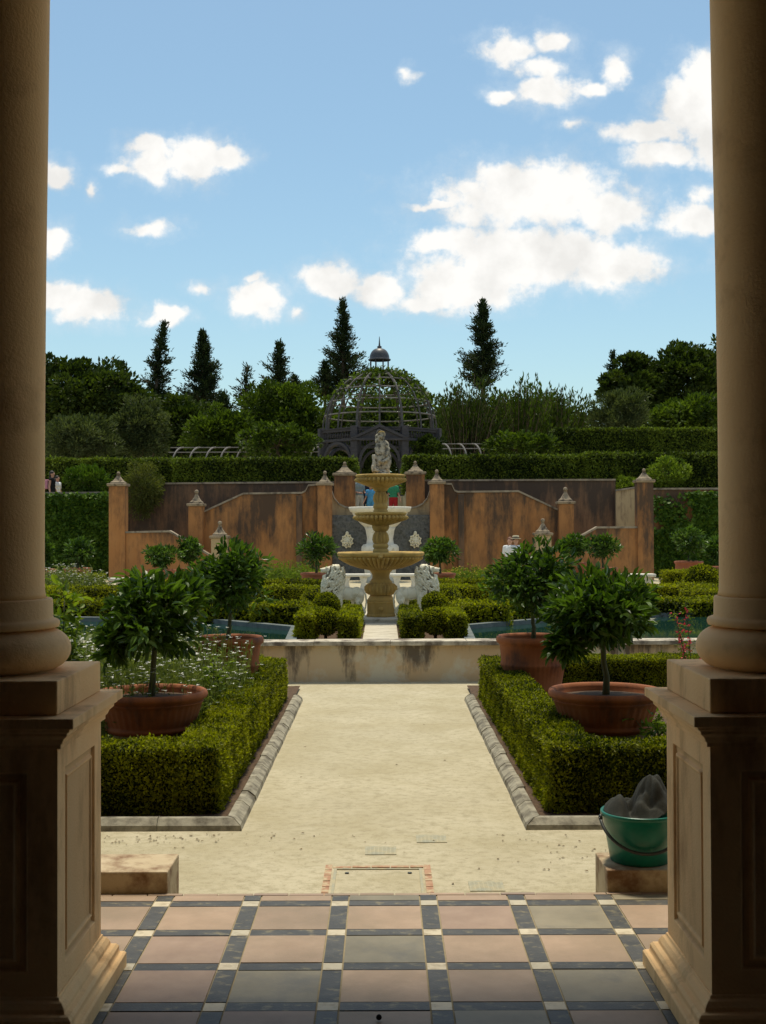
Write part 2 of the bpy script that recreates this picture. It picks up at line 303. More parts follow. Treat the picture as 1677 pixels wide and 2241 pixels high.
class MB:
    def __init__(s): s.V = []; s.L = []; s.S = []; s.M = []; s.T = []; s.SM = []; s.n = 0
    def add(s, V, F, m=0, sm=False, tint=None):
        V = np.asarray(V, float).reshape(-1, 3)
        if isinstance(F, np.ndarray):
            s.L.append((F+s.n).ravel()); k = len(F); s.S.append(np.full(k, F.shape[1]))
        else:
            k = len(F); s.L.append(np.array([i+s.n for f in F for i in f])); s.S.append(np.array([len(f) for f in F]))
        s.M.append(np.full(k, m)); s.SM.append(np.full(k, sm)); s.T.append(tint if tint is not None else np.full(k, .5))
        s.V.append(V); s.n += len(V); return s
    def box(s, x0, x1, y0, y1, z0, z1, m=0, rot=0, c=None, tint=.5):
        V = np.array([(x, y, z) for z in (z0, z1) for y in (y0, y1) for x in (x0, x1)], float)
        if rot:
            cx, cy = c or ((x0+x1)/2, (y0+y1)/2); ca, sa = math.cos(rot), math.sin(rot)
            X = V[:, 0]-cx; Y = V[:, 1]-cy; V[:, 0] = cx+X*ca-Y*sa; V[:, 1] = cy+X*sa+Y*ca
        return s.add(V, [(0, 2, 3, 1), (4, 5, 7, 6), (0, 1, 5, 4), (2, 6, 7, 3), (0, 4, 6, 2), (1, 3, 7, 5)], m, tint=np.full(6, tint))
    def lathe(s, prof, c=(0, 0, 0), seg=48, m=0, gad=0, caps=True, sm=True, phase=0, sq=None):
        n = len(prof); th = np.arange(seg)/seg*2*PI+phase; V = []
        for p in prof:
            r, z = p[0], p[1]; a = p[2] if len(p) > 2 else 0
            rr = r*(1+a*(np.abs(np.cos(gad*th/2))-.6)) if a else np.full(seg, r)
            V.append(np.stack([c[0]+rr*np.cos(th), c[1]+rr*np.sin(th), np.full(seg, c[2]+z)], 1))
        V = np.concatenate(V); F = []
        for i in range(n-1):
            for j in range(seg):
                k = (j+1) % seg; F.append((i*seg+j, i*seg+k, (i+1)*seg+k, (i+1)*seg+j))
        if caps: F.append(tuple(range(seg-1, -1, -1))); F.append(tuple((n-1)*seg+j for j in range(seg)))
        return s.add(V, F, m, sm)
    def square(s, prof, c, m=0):   # a square plan swept through (half width, z)
        return s.lathe([(h*math.sqrt(2), z) for h, z in prof], c, 4, m, sm=False, phase=PI/4)
    def tube(s, pts, rad, seg=8, m=0, sm=True, flat=None):
        P = np.asarray(pts, float); n = len(P)
        if np.isscalar(rad): rad = [rad]*n
        T = nrm(np.gradient(P, axis=0)); up = np.array([0, 0, 1.]) if abs(T[0][2]) < .9 else np.array([1., 0, 0]); V = []
        a = nrm(np.cross(T[0], up)); 
        for i in range(n):
            a = nrm(a-T[i]*np.dot(a, T[i])); b = np.cross(T[i], a); th = np.arange(seg)/seg*2*PI
            V.append(P[i]+rad[i]*(np.cos(th)[:, None]*a+np.sin(th)[:, None]*b))
        V = np.concatenate(V); F = [(i*seg+j, i*seg+(j+1) % seg, (i+1)*seg+(j+1) % seg, (i+1)*seg+j) for i in range(n-1) for j in range(seg)]
        F.append(tuple(range(seg-1, -1, -1))); F.append(tuple((n-1)*seg+j for j in range(seg)))
        return s.add(V, F, m, sm)
    def ell(s, c, r, m=0, seg=14, ring=9, rot=None):
        if np.isscalar(r): r = (r, r, r)
        V = []
        for i in range(1, ring):
            ph = PI*i/ring
            for j in range(seg):
                th = 2*PI*j/seg; V.append((r[0]*math.sin(ph)*math.cos(th), r[1]*math.sin(ph)*math.sin(th), r[2]*math.cos(ph)))
        V += [(0, 0, r[2]), (0, 0, -r[2])]; V = np.array(V)
        if rot: V = V @ np.array(Matrix.Rotation(rot[0], 3, rot[1])).T
        V = V+np.array(c); t = (ring-1)*seg; F = []
        for i in range(ring-2):
            for j in range(seg):
                k = (j+1) % seg; F.append((i*seg+j, (i+1)*seg+j, (i+1)*seg+k, i*seg+k))
        for j in range(seg):
            k = (j+1) % seg; F.append((t, j, k)); F.append((t+1, (ring-2)*seg+k, (ring-2)*seg+j))
        return s.add(V, F, m, True)
    def cap(s, p0, p1, r0, r1, m=0, seg=12):    # tapered capsule
        s.tube([p0, tuple((np.array(p0)+np.array(p1))/2), p1], [r0, (r0+r1)/2, r1], seg, m)
        s.ell(p0, r0*.99, m, seg, 7); return s.ell(p1, r1*.99, m, seg, 7)
    def prism(s, poly, y0, y1, m=0):       # poly in (x, z), extruded along y
        n = len(poly); V = [(x, y0, z) for x, z in poly]+[(x, y1, z) for x, z in poly]
        F = [tuple(range(n)), tuple(range(2*n-1, n-1, -1))]+[(i, n+i, n+(i+1) % n, (i+1) % n) for i in range(n)]
        return s.add(V, F, m)
    def slab(s, poly, z0, z1, m=0):        # poly in (x, y), extruded along z
        n = len(poly); V = [(x, y, z0) for x, y in poly]+[(x, y, z1) for x, y in poly]
        F = [tuple(range(n-1, -1, -1)), tuple(range(n, 2*n))]+[(i, (i+1) % n, n+(i+1) % n, n+i) for i in range(n)]
        return s.add(V, F, m)
    def leaves(s, P, D, Nn, length, width, kind='fold', m=0, tint=None, var=.3, g=None):
        g = g or rng; T, FT = LEAF_T[kind]; n = len(P); k = len(T)
        D = nrm(np.asarray(D)); v = nrm(np.cross(Nn, D)+1e-6); w = np.cross(D, v)
        sc = 1+g.uniform(-var, var, n); Ls = (length*sc)[:, None, None]; Ws = (width*sc)[:, None, None]
        V = P[:, None, :]+Ls*T[None, :, 0, None]*D[:, None, :]+Ws*T[None, :, 1, None]*v[:, None, :]+Ls*T[None, :, 2, None]*w[:, None, :]
        base = (np.arange(n)*k)[:, None]; tt = g.uniform(0, 1, n) if tint is None else tint
        for fs in sorted({len(f) for f in FT}):
            ff = np.array([f for f in FT if len(f) == fs])
            Fa = (base[:, :, None]+ff[None]).reshape(-1, fs)
            s.L.append((Fa+s.n).ravel()); q = len(Fa); s.S.append(np.full(q, fs)); s.M.append(np.full(q, m)); s.SM.append(np.full(q, False)); s.T.append(np.repeat(tt, len(ff)))
        s.V.append(V.reshape(-1, 3)); s.n += n*k; return s
    def build(s, name, mats, parent=None, bevel=0, origin=None):
        V = np.concatenate(s.V)
        if origin is not None: V = V-np.array(origin)
        Lc = np.concatenate(s.L); S = np.concatenate(s.S)
        me = bpy.data.meshes.new(name); me.vertices.add(len(V)); me.vertices.foreach_set('co', V.astype(np.float32).ravel())
        me.loops.add(len(Lc)); me.loops.foreach_set('vertex_index', Lc.astype(np.int32))
        me.polygons.add(len(S)); st = np.concatenate([[0], np.cumsum(S)[:-1]]).astype(np.int32)
        me.polygons.foreach_set('loop_start', st); me.polygons.foreach_set('loop_total', S.astype(np.int32))
        me.polygons.foreach_set('material_index', np.concatenate(s.M).astype(np.int32))
        me.polygons.foreach_set('use_smooth', np.concatenate(s.SM).astype(bool))
        at = me.attributes.new('tint', 'FLOAT', 'FACE'); at.data.foreach_set('value', np.concatenate(s.T).astype(np.float32))
        me.update(calc_edges=True); me.validate()
        for m in (mats if isinstance(mats, (list, tuple)) else [mats]): me.materials.append(MT[m] if isinstance(m, str) else m)
        o = bpy.data.objects.new(name, me); COL.objects.link(o)
        if origin is not None: o.location = origin
        if parent is not None: o.parent = parent
        if bevel:
            b = o.modifiers.new('bevel', 'BEVEL'); b.width = bevel; b.segments = 2; b.limit_method = 'ANGLE'; b.angle_limit = R(40)
        return o
def tag(o, label, cat, group=None, kind=None):
    if label: o['label'] = label
    if cat: o['category'] = cat
    if group: o['group'] = group
    if kind: o['kind'] = kind
    return o
def struct(o): o['kind'] = 'structure'; return o
def thing(name, label, cat, loc=(0, 0, 0), rz=0, group=None):
    o = bpy.data.objects.new(name, None); COL.objects.link(o); o.location = loc; o.rotation_euler = (0, 0, rz); o.empty_display_size = .1
    return tag(o, label, cat, group)
def copy_tree(o, parent=None):
    c = o.copy(); COL.objects.link(c)
    if parent is not None: c.parent = parent
    for ch in list(o.children): copy_tree(ch, c)
    return c
def remesh(o, voxel, smooth=4, fac=.5):
    r = o.modifiers.new('remesh', 'REMESH'); r.mode = 'VOXEL'; r.voxel_size = voxel; r.use_smooth_shade = True
    if smooth:
        s = o.modifiers.new('smooth', 'SMOOTH'); s.iterations = smooth; s.factor = fac
    return o
def wob(x, y, z, k, seed=0):   # cheap smooth lumps
    return (np.sin(x*k+1.3*seed)*np.sin(y*k*.9+2.1+seed)+np.sin(z*k*1.1+.7*seed+x*k*.5)+np.sin((x+y+z)*k*2.3+seed)*.5)/2.5

# ------------------------------------------------------------------ setting
def build_setting():
    mb = MB(); mb.add([(-900, -300, -.15), (900, -300, -.15), (900, 1500, -.15), (-900, 1500, -.15)], [(0, 1, 2, 3)])
    struct(mb.build('ground', 'sand'))
    # loggia floor: one sheet of slabs set in grout
    mb = MB(); EDGE = 5.446
    mb.box(-6, 6, -4, EDGE-.05, -.25, -.004, 0)
    xs = [-.0 + (i-2.5)*.3822 for i in range(-12, 18)]; ys = [5.297-.381*j for j in range(0, 24)]
    hw, g = .0375, .003
    pat = {0: {'D': 2, 'G': 2}, 1: {'E': 1, 'F': 2}, 2: {'B': 1, 'D': 2}, 3: {'B': 1, 'C': 2, 'F': 2}, 4: {'B': 1, 'C': 1, 'E': 2}}
    def tile(x0, x1, y0, y1, m):
        mb.box(x0+g, x1-g, y0+g, y1-g, -.02, random.uniform(-.0012, .0012), m, tint=random.random())
    ylines = ys
    for j, y in enumerate(ylines):
        for i, x in enumerate(xs):
            tile(x-hw, x+hw, y-hw, y+hw, 5)
            if i+1 < len(xs): tile(x+hw, xs[i+1]-hw, y-hw, y+hw, 4)
            y1 = y-.381+hw; tile(x-hw, x+hw, y1, y-hw, 4)
            if j == 0: tile(x-hw, x+hw, y+hw, 5.412, 4)
            if i+1 < len(xs):
                name = chr(ord('A')+i-11) if 0 <= i-11 < 7 else '?'
                row = j+1
                m = pat.get(row, {}).get(name)
                if m is None: m = random.choice((0, 0, 0, 1, 2)) if (row > 4 or name == '?') else 0
                tile(x+hw, xs[i+1]-hw, y1, y-hw, m+1)
                if j == 0: tile(x+hw, xs[i+1]-hw, y+hw, 5.412, pat[0].get(name, 0)+1)
    k = -6.0
    while k < 6: tile(k, k+.155, 5.412, EDGE, 1 if random.random() < .8 else 2); k += .155
    mb.box(-6, 6, EDGE-.05, EDGE-.012, -.25, -.006, 0)
    struct(mb.build('floor', ['grout', 'pink', 'plum', 'sage', 'slate', 'cream']))
    # unseen loggia shell round the camera, added to darken the fronts facing it
    mb = MB(); mb.box(-6.3, 6.3, -4.3, 6.2, 5.4, 5.7); tag(struct(mb.build('ceiling', 'loggia')), None, None)  # overhang out of view, sized for where its shadow falls on the floor
    for nm, b in (('wall_front', (1.9, 6, 3.95, 4.4, -.2, 4.395)), ('wall_front', (-6, -1.9, 3.95, 4.4, -.2, 4.395)), ('beam', (-6, 6, 3.9, 4.45, 4.398, 5.395)), ('wall_back', (-6, 6, -4.3, -4, -.2, 5.395)), ('wall_left', (-6.3, -6.003, -4.3, 3.2, -.2, 5.39)), ('wall_right', (6.003, 6.3, -4.3, 3.2, -.2, 5.39))):  # front walls, out of view, close the side bays against side light
        mb = MB(); mb.box(*b); struct(mb.build(nm, 'loggia'))
build_setting()

# ------------------------------------------------------------------ pedestals and columns
def panel(mb, o, u, n, w, h, rings, m=0):
    o = np.array(o, float); u = np.array(u, float); n = np.array(n, float); z = np.array([0, 0, 1.]); V = []
    for (iu, iv, iv2, d) in rings:
        for (a, b) in ((iu, iv), (w-iu, iv), (w-iu, h-iv2), (iu, h-iv2)): V.append(o+u*a+z*b+n*d)
    F = []
    for i in range(len(rings)-1):
        for j in range(4):
            k = (j+1) % 4; F.append((i*4+j, i*4+k, (i+1)*4+k, (i+1)*4+j))
    e = (len(rings)-1)*4; F.append((e, e+1, e+2, e+3)); mb.add(V, F, m)
def make_pedestal(sx, label, label2):
    cx, cy = sx*1.324, 4.176; h = .297
    t = thing('pedestal', label, 'pedestal', (cx, cy, 0))
    mb = MB(); z0, z1 = .14, .915; H = z1-z0; w = 2*h
    rings = [(0, 0, 0, 0), (.095, .075, .075, 0), (.103, .083, .083, -.012), (.122, .10, .10, -.012), (.128, .106, .106, -.002), (.134, .112, .112, -.002), (.142, .12, .12, -.009)]
    for (o, u, n) in (((-h, -h, z0), (1, 0, 0), (0, -1, 0)), ((h, -h, z0), (0, 1, 0), (1, 0, 0)), ((h, h, z0), (-1, 0, 0), (0, 1, 0)), ((-h, h, z0), (0, -1, 0), (-1, 0, 0))):
        panel(mb, o, u, n, w, H, rings)
    mb.build('shaft', 'ped', t, bevel=.002)
    mb = MB(); mb.square([(h+.077, 0), (h+.077, .05), (h+.070, .056), (h+.058, .058), (h+.055, .066), (h+.055, .082), (h+.046, .092), (h+.030, .096), (h+.028, .108), (h+.018, .124), (h+.008, .130), (h+.006, .139), (h-.02, .1401)], (0, 0, 0))
    mb.build('base_moulding', 'ped', t, bevel=.002)
    mb = MB(); mb.square([(h-.02, .9151), (h+.014, .9155), (h+.014, .930), (h+.020, .934), (h+.026, .948), (h+.040, .960), (h+.040, .970), (h+.050, .974), (h+.052, .984), (h+.066, .986), (h+.066, 1.018), (h-.02, 1.0185)], (0, 0, 0))
    mb.build('cornice', 'ped', t, bevel=.003)
    mb = MB(); mb.square([(h-.001, 1.019), (h-.001, 1.128)], (0, 0, 0)); mb.build('plinth', 'ped', t, bevel=.005)
    c = thing('column', label2, 'column', (cx, cy, 1.128))
    mb = MB(); pr = []
    for k in range(25):
        a = -PI/2+PI*k/24; pr.append((.174+.083*math.cos(a), .0715+.0712*math.sin(a)))
    pr[0] = (.19, 0.0003)
    pr += [(.205, .144), (.2155, .146), (.219, .153), (.2195, .160), (.217, .168), (.210, .172), (.200, .174), (.197, .180), (.196, .238), (.193, .243), (.186, .244)]
    mb.lathe(pr, (0, 0, 0), 96); mb.build('base', 'col', c)
    mb = MB(); pr = [(.184, .2443), (.1795, .262), (.178, .29), (.1775, .4), (.1785, .9), (.183, 1.4), (.190, 1.9), (.196, 2.4), (.199, 3.0), (.205, 3.06), (.22, 3.09), (.22, 3.15), (.26, 3.20), (.27, 3.268)]
    kk = .95 if sx < 0 else 1.0
    mb.lathe([(a*kk, b) for a, b in pr], (0, 0, 0), 96); mb.build('shaft', 'col', c)
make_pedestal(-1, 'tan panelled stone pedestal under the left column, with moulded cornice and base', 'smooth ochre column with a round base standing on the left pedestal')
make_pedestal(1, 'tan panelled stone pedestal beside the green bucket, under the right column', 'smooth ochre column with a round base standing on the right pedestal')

# ------------------------------------------------------------------ step blocks, bucket, drain covers
def step_block(x0, x1, label):
    mb = MB(); mb.box(x0, x1, 5.455, 5.76, -.15, .093); o = mb.build('step_block', 'block', bevel=.006)
    tag(o, label, 'block')
step_block(-1.95, -.958, 'bare low rendered block at the end of the tiles by the left pedestal')
step_block(.985, 1.95, 'low rendered block at the end of the tiles carrying the green bucket')

def bucket():
    t = thing('bucket', 'green plastic bucket with a dark handle standing on the right step block', 'bucket', (1.165, 5.625, .0935))
    mb = MB(); pr = [(.0, 0), (.128, 0), (.134, .004), (.150, .10), (.168, .205), (.176, .207), (.1765, .222), (.172, .226), (.166, .224), (.160, .20), (.145, .10), (.126, .012), (0, .011)]
    mb.lathe(pr, (0, 0, 0), 64, caps=False); mb.build('body', 'bucket', t)
    pts = []
    for k in range(25):
        a = PI*k/24; pts.append((-.181*math.cos(a), -.176*math.sin(a)*.92-.012, .195-.125*math.sin(a)))
    mb = MB(); mb.tube(pts, .0075, 10)
    for sx in (-1, 1): mb.ell((sx*.180, -.012, .195), (.010, .016, .016))
    mb.build('handle', 'handle', t)
    mb = MB(); n = 110; a_ = np.linspace(-1, 1, n); UU, VV = np.meshgrid(a_, a_)
    rr = np.maximum(np.abs(UU), np.abs(VV)); ln = np.sqrt(UU**2+VV**2)+1e-9; XX = UU*rr/ln*.163; YY = VV*rr/ln*.163
    def gs(cx, cy, sx_, sy_, rot=0):
        c_, s_ = math.cos(rot), math.sin(rot); x = (XX-cx)*c_+(YY-cy)*s_; y = -(XX-cx)*s_+(YY-cy)*c_; return np.exp(-(x/sx_)**2-(y/sy_)**2)
    wrp = .030*np.sin(XX*24+YY*17)+.016*np.sin(YY*43-XX*20)
    fold = lambda ang, k, ph: np.abs(np.sin((XX*math.cos(ang)+YY*math.sin(ang)+wrp)*k+ph))**.8
    Zz = .200+.115*gs(.03, .02, .060, .12, .5)+.085*gs(.10, .0, .06, .12, -.2)+.080*gs(-.105, .01, .050, .12, .1)+.03*gs(-.03, -.06, .06, .04)
    Zz += .034*fold(.5, 26, .4)*gs(.05, 0, .12, .14)+.022*fold(-.6, 31, 1.)*gs(.08, -.03, .11, .1)+.012*fold(.1, 36, 2)*gs(-.1, 0, .08, .14)-.012-.055*gs(-.045, -.02, .022, .13, -.25)
    dd = np.sqrt((XX-.04)**2+(YY-.01)**2); an = np.arctan2(YY-.01, XX-.04)+.8*np.sin(dd*30)
    Zz += .020*(np.abs(np.sin(2.5*an+.6))-.5)*np.clip(dd/.05, 0, 1)*np.clip((.16-rr*.163)/.05, 0, 1)
    Zz = np.maximum(Zz, .205)
    mb.add(np.stack([XX, YY, Zz], -1).reshape(-1, 3), np.array([(j*n+i, j*n+i+1, (j+1)*n+i+1, (j+1)*n+i) for j in range(n-1) for i in range(n-1)]), 0, True)
    o = mb.build('folded_jacket', 'cloth'); o.location = (1.165, 5.625, .0935+.005); sol = o.modifiers.new('thickness', 'SOLIDIFY'); sol.thickness = .004; sm_ = o.modifiers.new('soft', 'SMOOTH'); sm_.iterations = 6; sm_.factor = .6
    tag(o, 'dark grey fleece jacket crumpled in the top of the green bucket', 'jacket')
bucket()

def drains():
    zs = -.15
    def gy(y): return F*1.75/(y*K-1160)
    # long drain frame with red brick edging, just past the tiles
    t = thing('drain_cover', 'sand filled inspection cover edged with red brick just past the tiles', 'drain cover', (0, 6.1, zs))
    y0, y1 = 5.75, 6.42; xl, xr = -.27, .205
    mb = MB()
    k = y0
    for side in ((xl-.035, xl), (xr, xr+.035)):
        k = y0
        while k < y1-.02: mb.box(side[0], side[1], k+.004, k+.095, -.02, random.uniform(.002, .006)); k += .1
    k = xl+.002
    while k < xr-.02: mb.box(k+.003, min(k+.1, xr)-.003, y1-.03, y1, -.02, random.uniform(.002, .006)); k += .1
    o = mb.build('brick_edging', 'brick', t); o.location = (0, -6.1, 0)
    mb = MB(); mb.box(xl+.012, xl+.026, y0, y1-.05, -.02, .006); mb.box(xr-.026, xr-.012, y0, y1-.05, -.02, .006); mb.box(xl+.026, xr-.026, y1-.064, y1-.05, -.02, .0055)
    o = mb.build('metal_frame', 'grate', t); o.location = (0, -6.1, 0)
    for nm, x in (('lifting_hole', -.19), ('lifting_hole', .13)):
        mb = MB(); mb.lathe([(.011, 0), (.011, .003)], (0, 0, .002), 12); o = mb.build(nm, 'handle', t); o.location = (x, .19, 0)
    for (x, y, lab) in ((820, 1835, 'small square metal cover in the sand nearer the tiles'), (929, 1810, 'small square metal cover in the sand farther from the tiles'), (1047, 1912, 'half buried small metal cover at the tile edge on the right')):
        Y = gy(y); X = wx(x, Y); mb = MB()
        mb.box(-.085, .085, -.085, .085, -.02, .004)
        for i in range(7):
            for j in range(7): mb.box(-.075+i*.022, -.060+i*.022, -.075+j*.022, -.060+j*.022, .004, .0046)
        o = mb.build('drain_grate', 'grate'); o.location = (X, Y, zs); tag(o, lab, 'drain cover')
    mb = MB(); mb.ell((0, 0, .0115), (.0095, .0095, .0095)); o = mb.build('berry', 'black'); Y = 4.032; o.location = (wx(815, Y), Y, 0.0); tag(o, 'tiny black berry lying on the nearest pink tile', 'berry')
drains()

# ------------------------------------------------------------------ foliage builders
def hedge(name, boxes, leaf, dens, mats=('box', 'boxcore'), label=None, cat='hedge', group=None, seed=1, lump=.012, cull=None, core=.03, kind='fold', faces='-x+x-y+y+z'):
    g = np.random.default_rng(seed); mb = MB(); P = []; N_ = []
    for bi, (x0, x1, y0, y1, z0, z1) in enumerate(boxes):
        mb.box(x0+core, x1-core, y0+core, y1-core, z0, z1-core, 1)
        for (ax, sgn, u0, u1, v0, v1, c) in ((0, -1, y0, y1, z0, z1, x0), (0, 1, y0, y1, z0, z1, x1), (1, -1, x0, x1, z0, z1, y0), (1, 1, x0, x1, z0, z1, y1), (2, 1, x0, x1, y0, y1, z1)):
            tagf = ('-' if sgn < 0 else '+')+'xyz'[ax]
            if tagf not in faces: continue
            d = dens*(.35 if tagf == '+y' else 1); n = int((u1-u0)*(v1-v0)*d)
            if n < 1: continue
            U = g.uniform(u0, u1, n); Vv = g.uniform(v0, v1, n); p = np.zeros((n, 3)); o = [0, 1, 2]; o.remove(ax)
            p[:, o[0]] = U; p[:, o[1]] = Vv; p[:, ax] = c
            nn = np.zeros((n, 3)); nn[:, ax] = sgn
            off = wob(p[:, 0], p[:, 1], p[:, 2], 9/ max(lump*30, .5), seed)*lump + wob(p[:, 0], p[:, 1], p[:, 2], 45, seed+2)*lump*.4 - g.exponential(core*.45, n)+.004+(g.random(n) < .035)*g.uniform(0, leaf*1.3, n)
            p += nn*off[:, None]
            keep = np.ones(n, bool)
            for bj, (a0, a1, b0, b1, c0, c1) in enumerate(boxes):
                if bj != bi: keep &= ~((p[:, 0] > a0+.02) & (p[:, 0] < a1-.02) & (p[:, 1] > b0+.02) & (p[:, 1] < b1-.02) & (p[:, 2] < c1-.02))
            P.append(p[keep]); N_.append(nn[keep])
    P = np.concatenate(P); N_ = np.concatenate(N_); n = len(P)
    D = nrm(N_*.35+g.normal(0, .75, (n, 3))+np.array([0, 0, .12])); Q = nrm(N_+g.normal(0, .55, (n, 3)))
    mb.leaves(P, D, Q, leaf, leaf*.55, kind, 0, np.clip(.5+.32*wob(P[:, 0], P[:, 1], P[:, 2], .12/leaf, seed+5)+g.uniform(-.4, .4, n), 0, 1), .45, g=g)
    o = mb.build(name, list(mats)); tag(o, label, cat, group); return o
def ball_bush(X, Y, z, r, leaf, dens, label, seed):
    g = np.random.default_rng(seed); mb = MB(); mb.ell((X, Y, z), r-.025, 1, 24, 16)
    n = int(4*PI*r*r*dens); d = nrm(g.normal(0, 1, (n, 3))); rr = r*(1+.05*wob(d[:, 0]*r, d[:, 1]*r, d[:, 2]*r, 28, seed))-g.exponential(.012, n)
    P = np.array([X, Y, z])+d*rr[:, None]; D = nrm(d+g.normal(0, .7, (n, 3))); mb.leaves(P, D, nrm(d+g.normal(0, .8, (n, 3))), leaf, leaf*.55, 'fold', 0, g=g)
    mb.tube([(X, Y, z-r-.1), (X, Y, z)], .02, 8, 2)
    tag(mb.build('box_ball', ['box', 'boxcore', 'bark']), label, 'shrub')
def crown_leaves(mb, c, r, nclump, per, leaf, g, m=0, flat=.75, crad=.22, kind='fold', asp=.5, up=.3, droop=0, shell=.55, irr=.14):
    c = np.array(c); r = np.array(r)
    d = nrm(g.normal(0, 1, (nclump, 3))); rad = g.uniform(shell**3, 1, nclump)**(1/3)*(1+irr*wob(d[:, 0], d[:, 1], d[:, 2], 4, g.integers(9))+g.normal(0, irr*.35, nclump))
    cc = c+d*rad[:, None]*r*(1-crad*.6)
    cr = crad*r.mean()*g.uniform(.6, 1.35, nclump)
    idx = np.repeat(np.arange(nclump), per); n = len(idx)
    e = nrm(g.normal(0, 1, (n, 3))+np.array([0, 0, .35])); q = g.uniform(.2, 1, n)**(1/2.2)
    P = cc[idx]+e*q[:, None]*cr[idx][:, None]*np.array([1, 1, flat])
    D = nrm(e+d[idx]*.5+g.normal(0, .55, (n, 3))+np.array([0, 0, up-droop])); Nn = nrm(e+np.array([0, 0, .8])+g.normal(0, .5, (n, 3)))
    tint = np.clip(.5+.28*g.normal(0, 1, nclump)[idx]*.6+g.uniform(-.35, .35, n), 0, 1)
    mb.leaves(P, D, Nn, leaf, leaf*asp, kind, m, tint, g=g); return cc
def limb(mb, a, b, r0, r1, g, n=5, m=0, wig=.06, seg=7):
    a = np.array(a, float); b = np.array(b, float); L = np.linalg.norm(b-a); pts = []
    for i in range(n+1):
        t = i/n; p = a+(b-a)*t+np.array([0, 0, 1])*math.sin(t*PI)*L*.06
        if 0 < i < n: p = p+g.normal(0, wig*L*.5, 3)
        pts.append(p)
    mb.tube(pts, [r0+(r1-r0)*i/n for i in range(n+1)], seg, m)

# ------------------------------------------------------------------ the two near beds
ZS = -.15
def kerb(sx, label):
    # chamfered stone blocks along path side and tile side, corner at (sx*.82, 7.18)
    mb = MB(); g = random.Random(3+sx)
    xo = sx*.825; yo = 7.18
    prof = [(0, 0), (.012, .028), (.055, .062), (.095, .064), (.10, .0)]
    def run(p0, d, inn, L, cut0):
        y = 0; first = True
        while y < L:
            seg = g.uniform(.30, .52) if not first else .5; e = min(y+seg, L); V = []
            dz = g.uniform(-.0035, .0035); dj = g.uniform(-.003, .003)
            for q, s_ in enumerate((y+.0012, e-.0012)):
                for (w, h) in prof:
                    ss = s_+(w if (first and q == 0 and cut0) else 0)
                    V.append((p0[0]+d[0]*ss+inn[0]*(w+dj), p0[1]+d[1]*ss+inn[1]*(w+dj), ZS+h+(dz if h > 0 else -.01)))
            n = len(prof); F = [(i, i+1, n+i+1, n+i) for i in range(n-1)]+[tuple(range(n)), tuple(range(2*n-1, n-1, -1))]
            mb.add(V, F); y = e; first = False
    run((xo, yo), (0, 1), (sx, 0), 5.45, True)
    run((xo, yo), (sx, 0), (0, 1), 4.2, True)
    o = mb.build('garden_kerb', 'kerb', bevel=.0035); tag(o, label, 'kerb')
kerb(-1, 'worn stone kerb round the left front bed beside the sand path')
kerb(1, 'worn stone kerb round the right front bed beside the sand path')
def bed_soil(sx):
    mb = MB(); x0, x1 = sorted((sx*.92, sx*5.0)); nx, ny = 60, 60
    X, Y = np.meshgrid(np.linspace(x0, x1, nx), np.linspace(7.27, 13.6, ny)); Z = ZS+.028+.010*wob(X, Y, X*0, 13, 2)+.006*rng.uniform(-1, 1, X.shape)
    V = np.stack([X, Y, Z], -1).reshape(-1, 3); F_ = np.array([(j*nx+i, j*nx+i+1, (j+1)*nx+i+1, (j+1)*nx+i) for j in range(ny-1) for i in range(nx-1)])
    struct(mb.add(V, F_, 0, True).build('bed_soil', 'soil'))
bed_soil(-1); bed_soil(1)
def near_hedge(sx, label, seed):
    xi = sx*1.00; a = lambda p, q: tuple(sorted((p, q)))
    boxes = [(*a(xi, xi+sx*.29), 7.48, 12.65, ZS, .285), (*a(xi+sx*.26, sx*4.9), 7.48, 7.78, ZS, .283), (*a(xi+sx*.26, sx*4.9), 12.5, 12.95, ZS, .281)]
    hedge('box_hedge', boxes, .021, 15000, label=label, seed=seed, lump=.022, core=.032)
near_hedge(-1, 'low clipped box hedge round the left front bed with daisies inside', 11)
near_hedge(1, 'low clipped box hedge round the right front bed beside the bucket', 12)

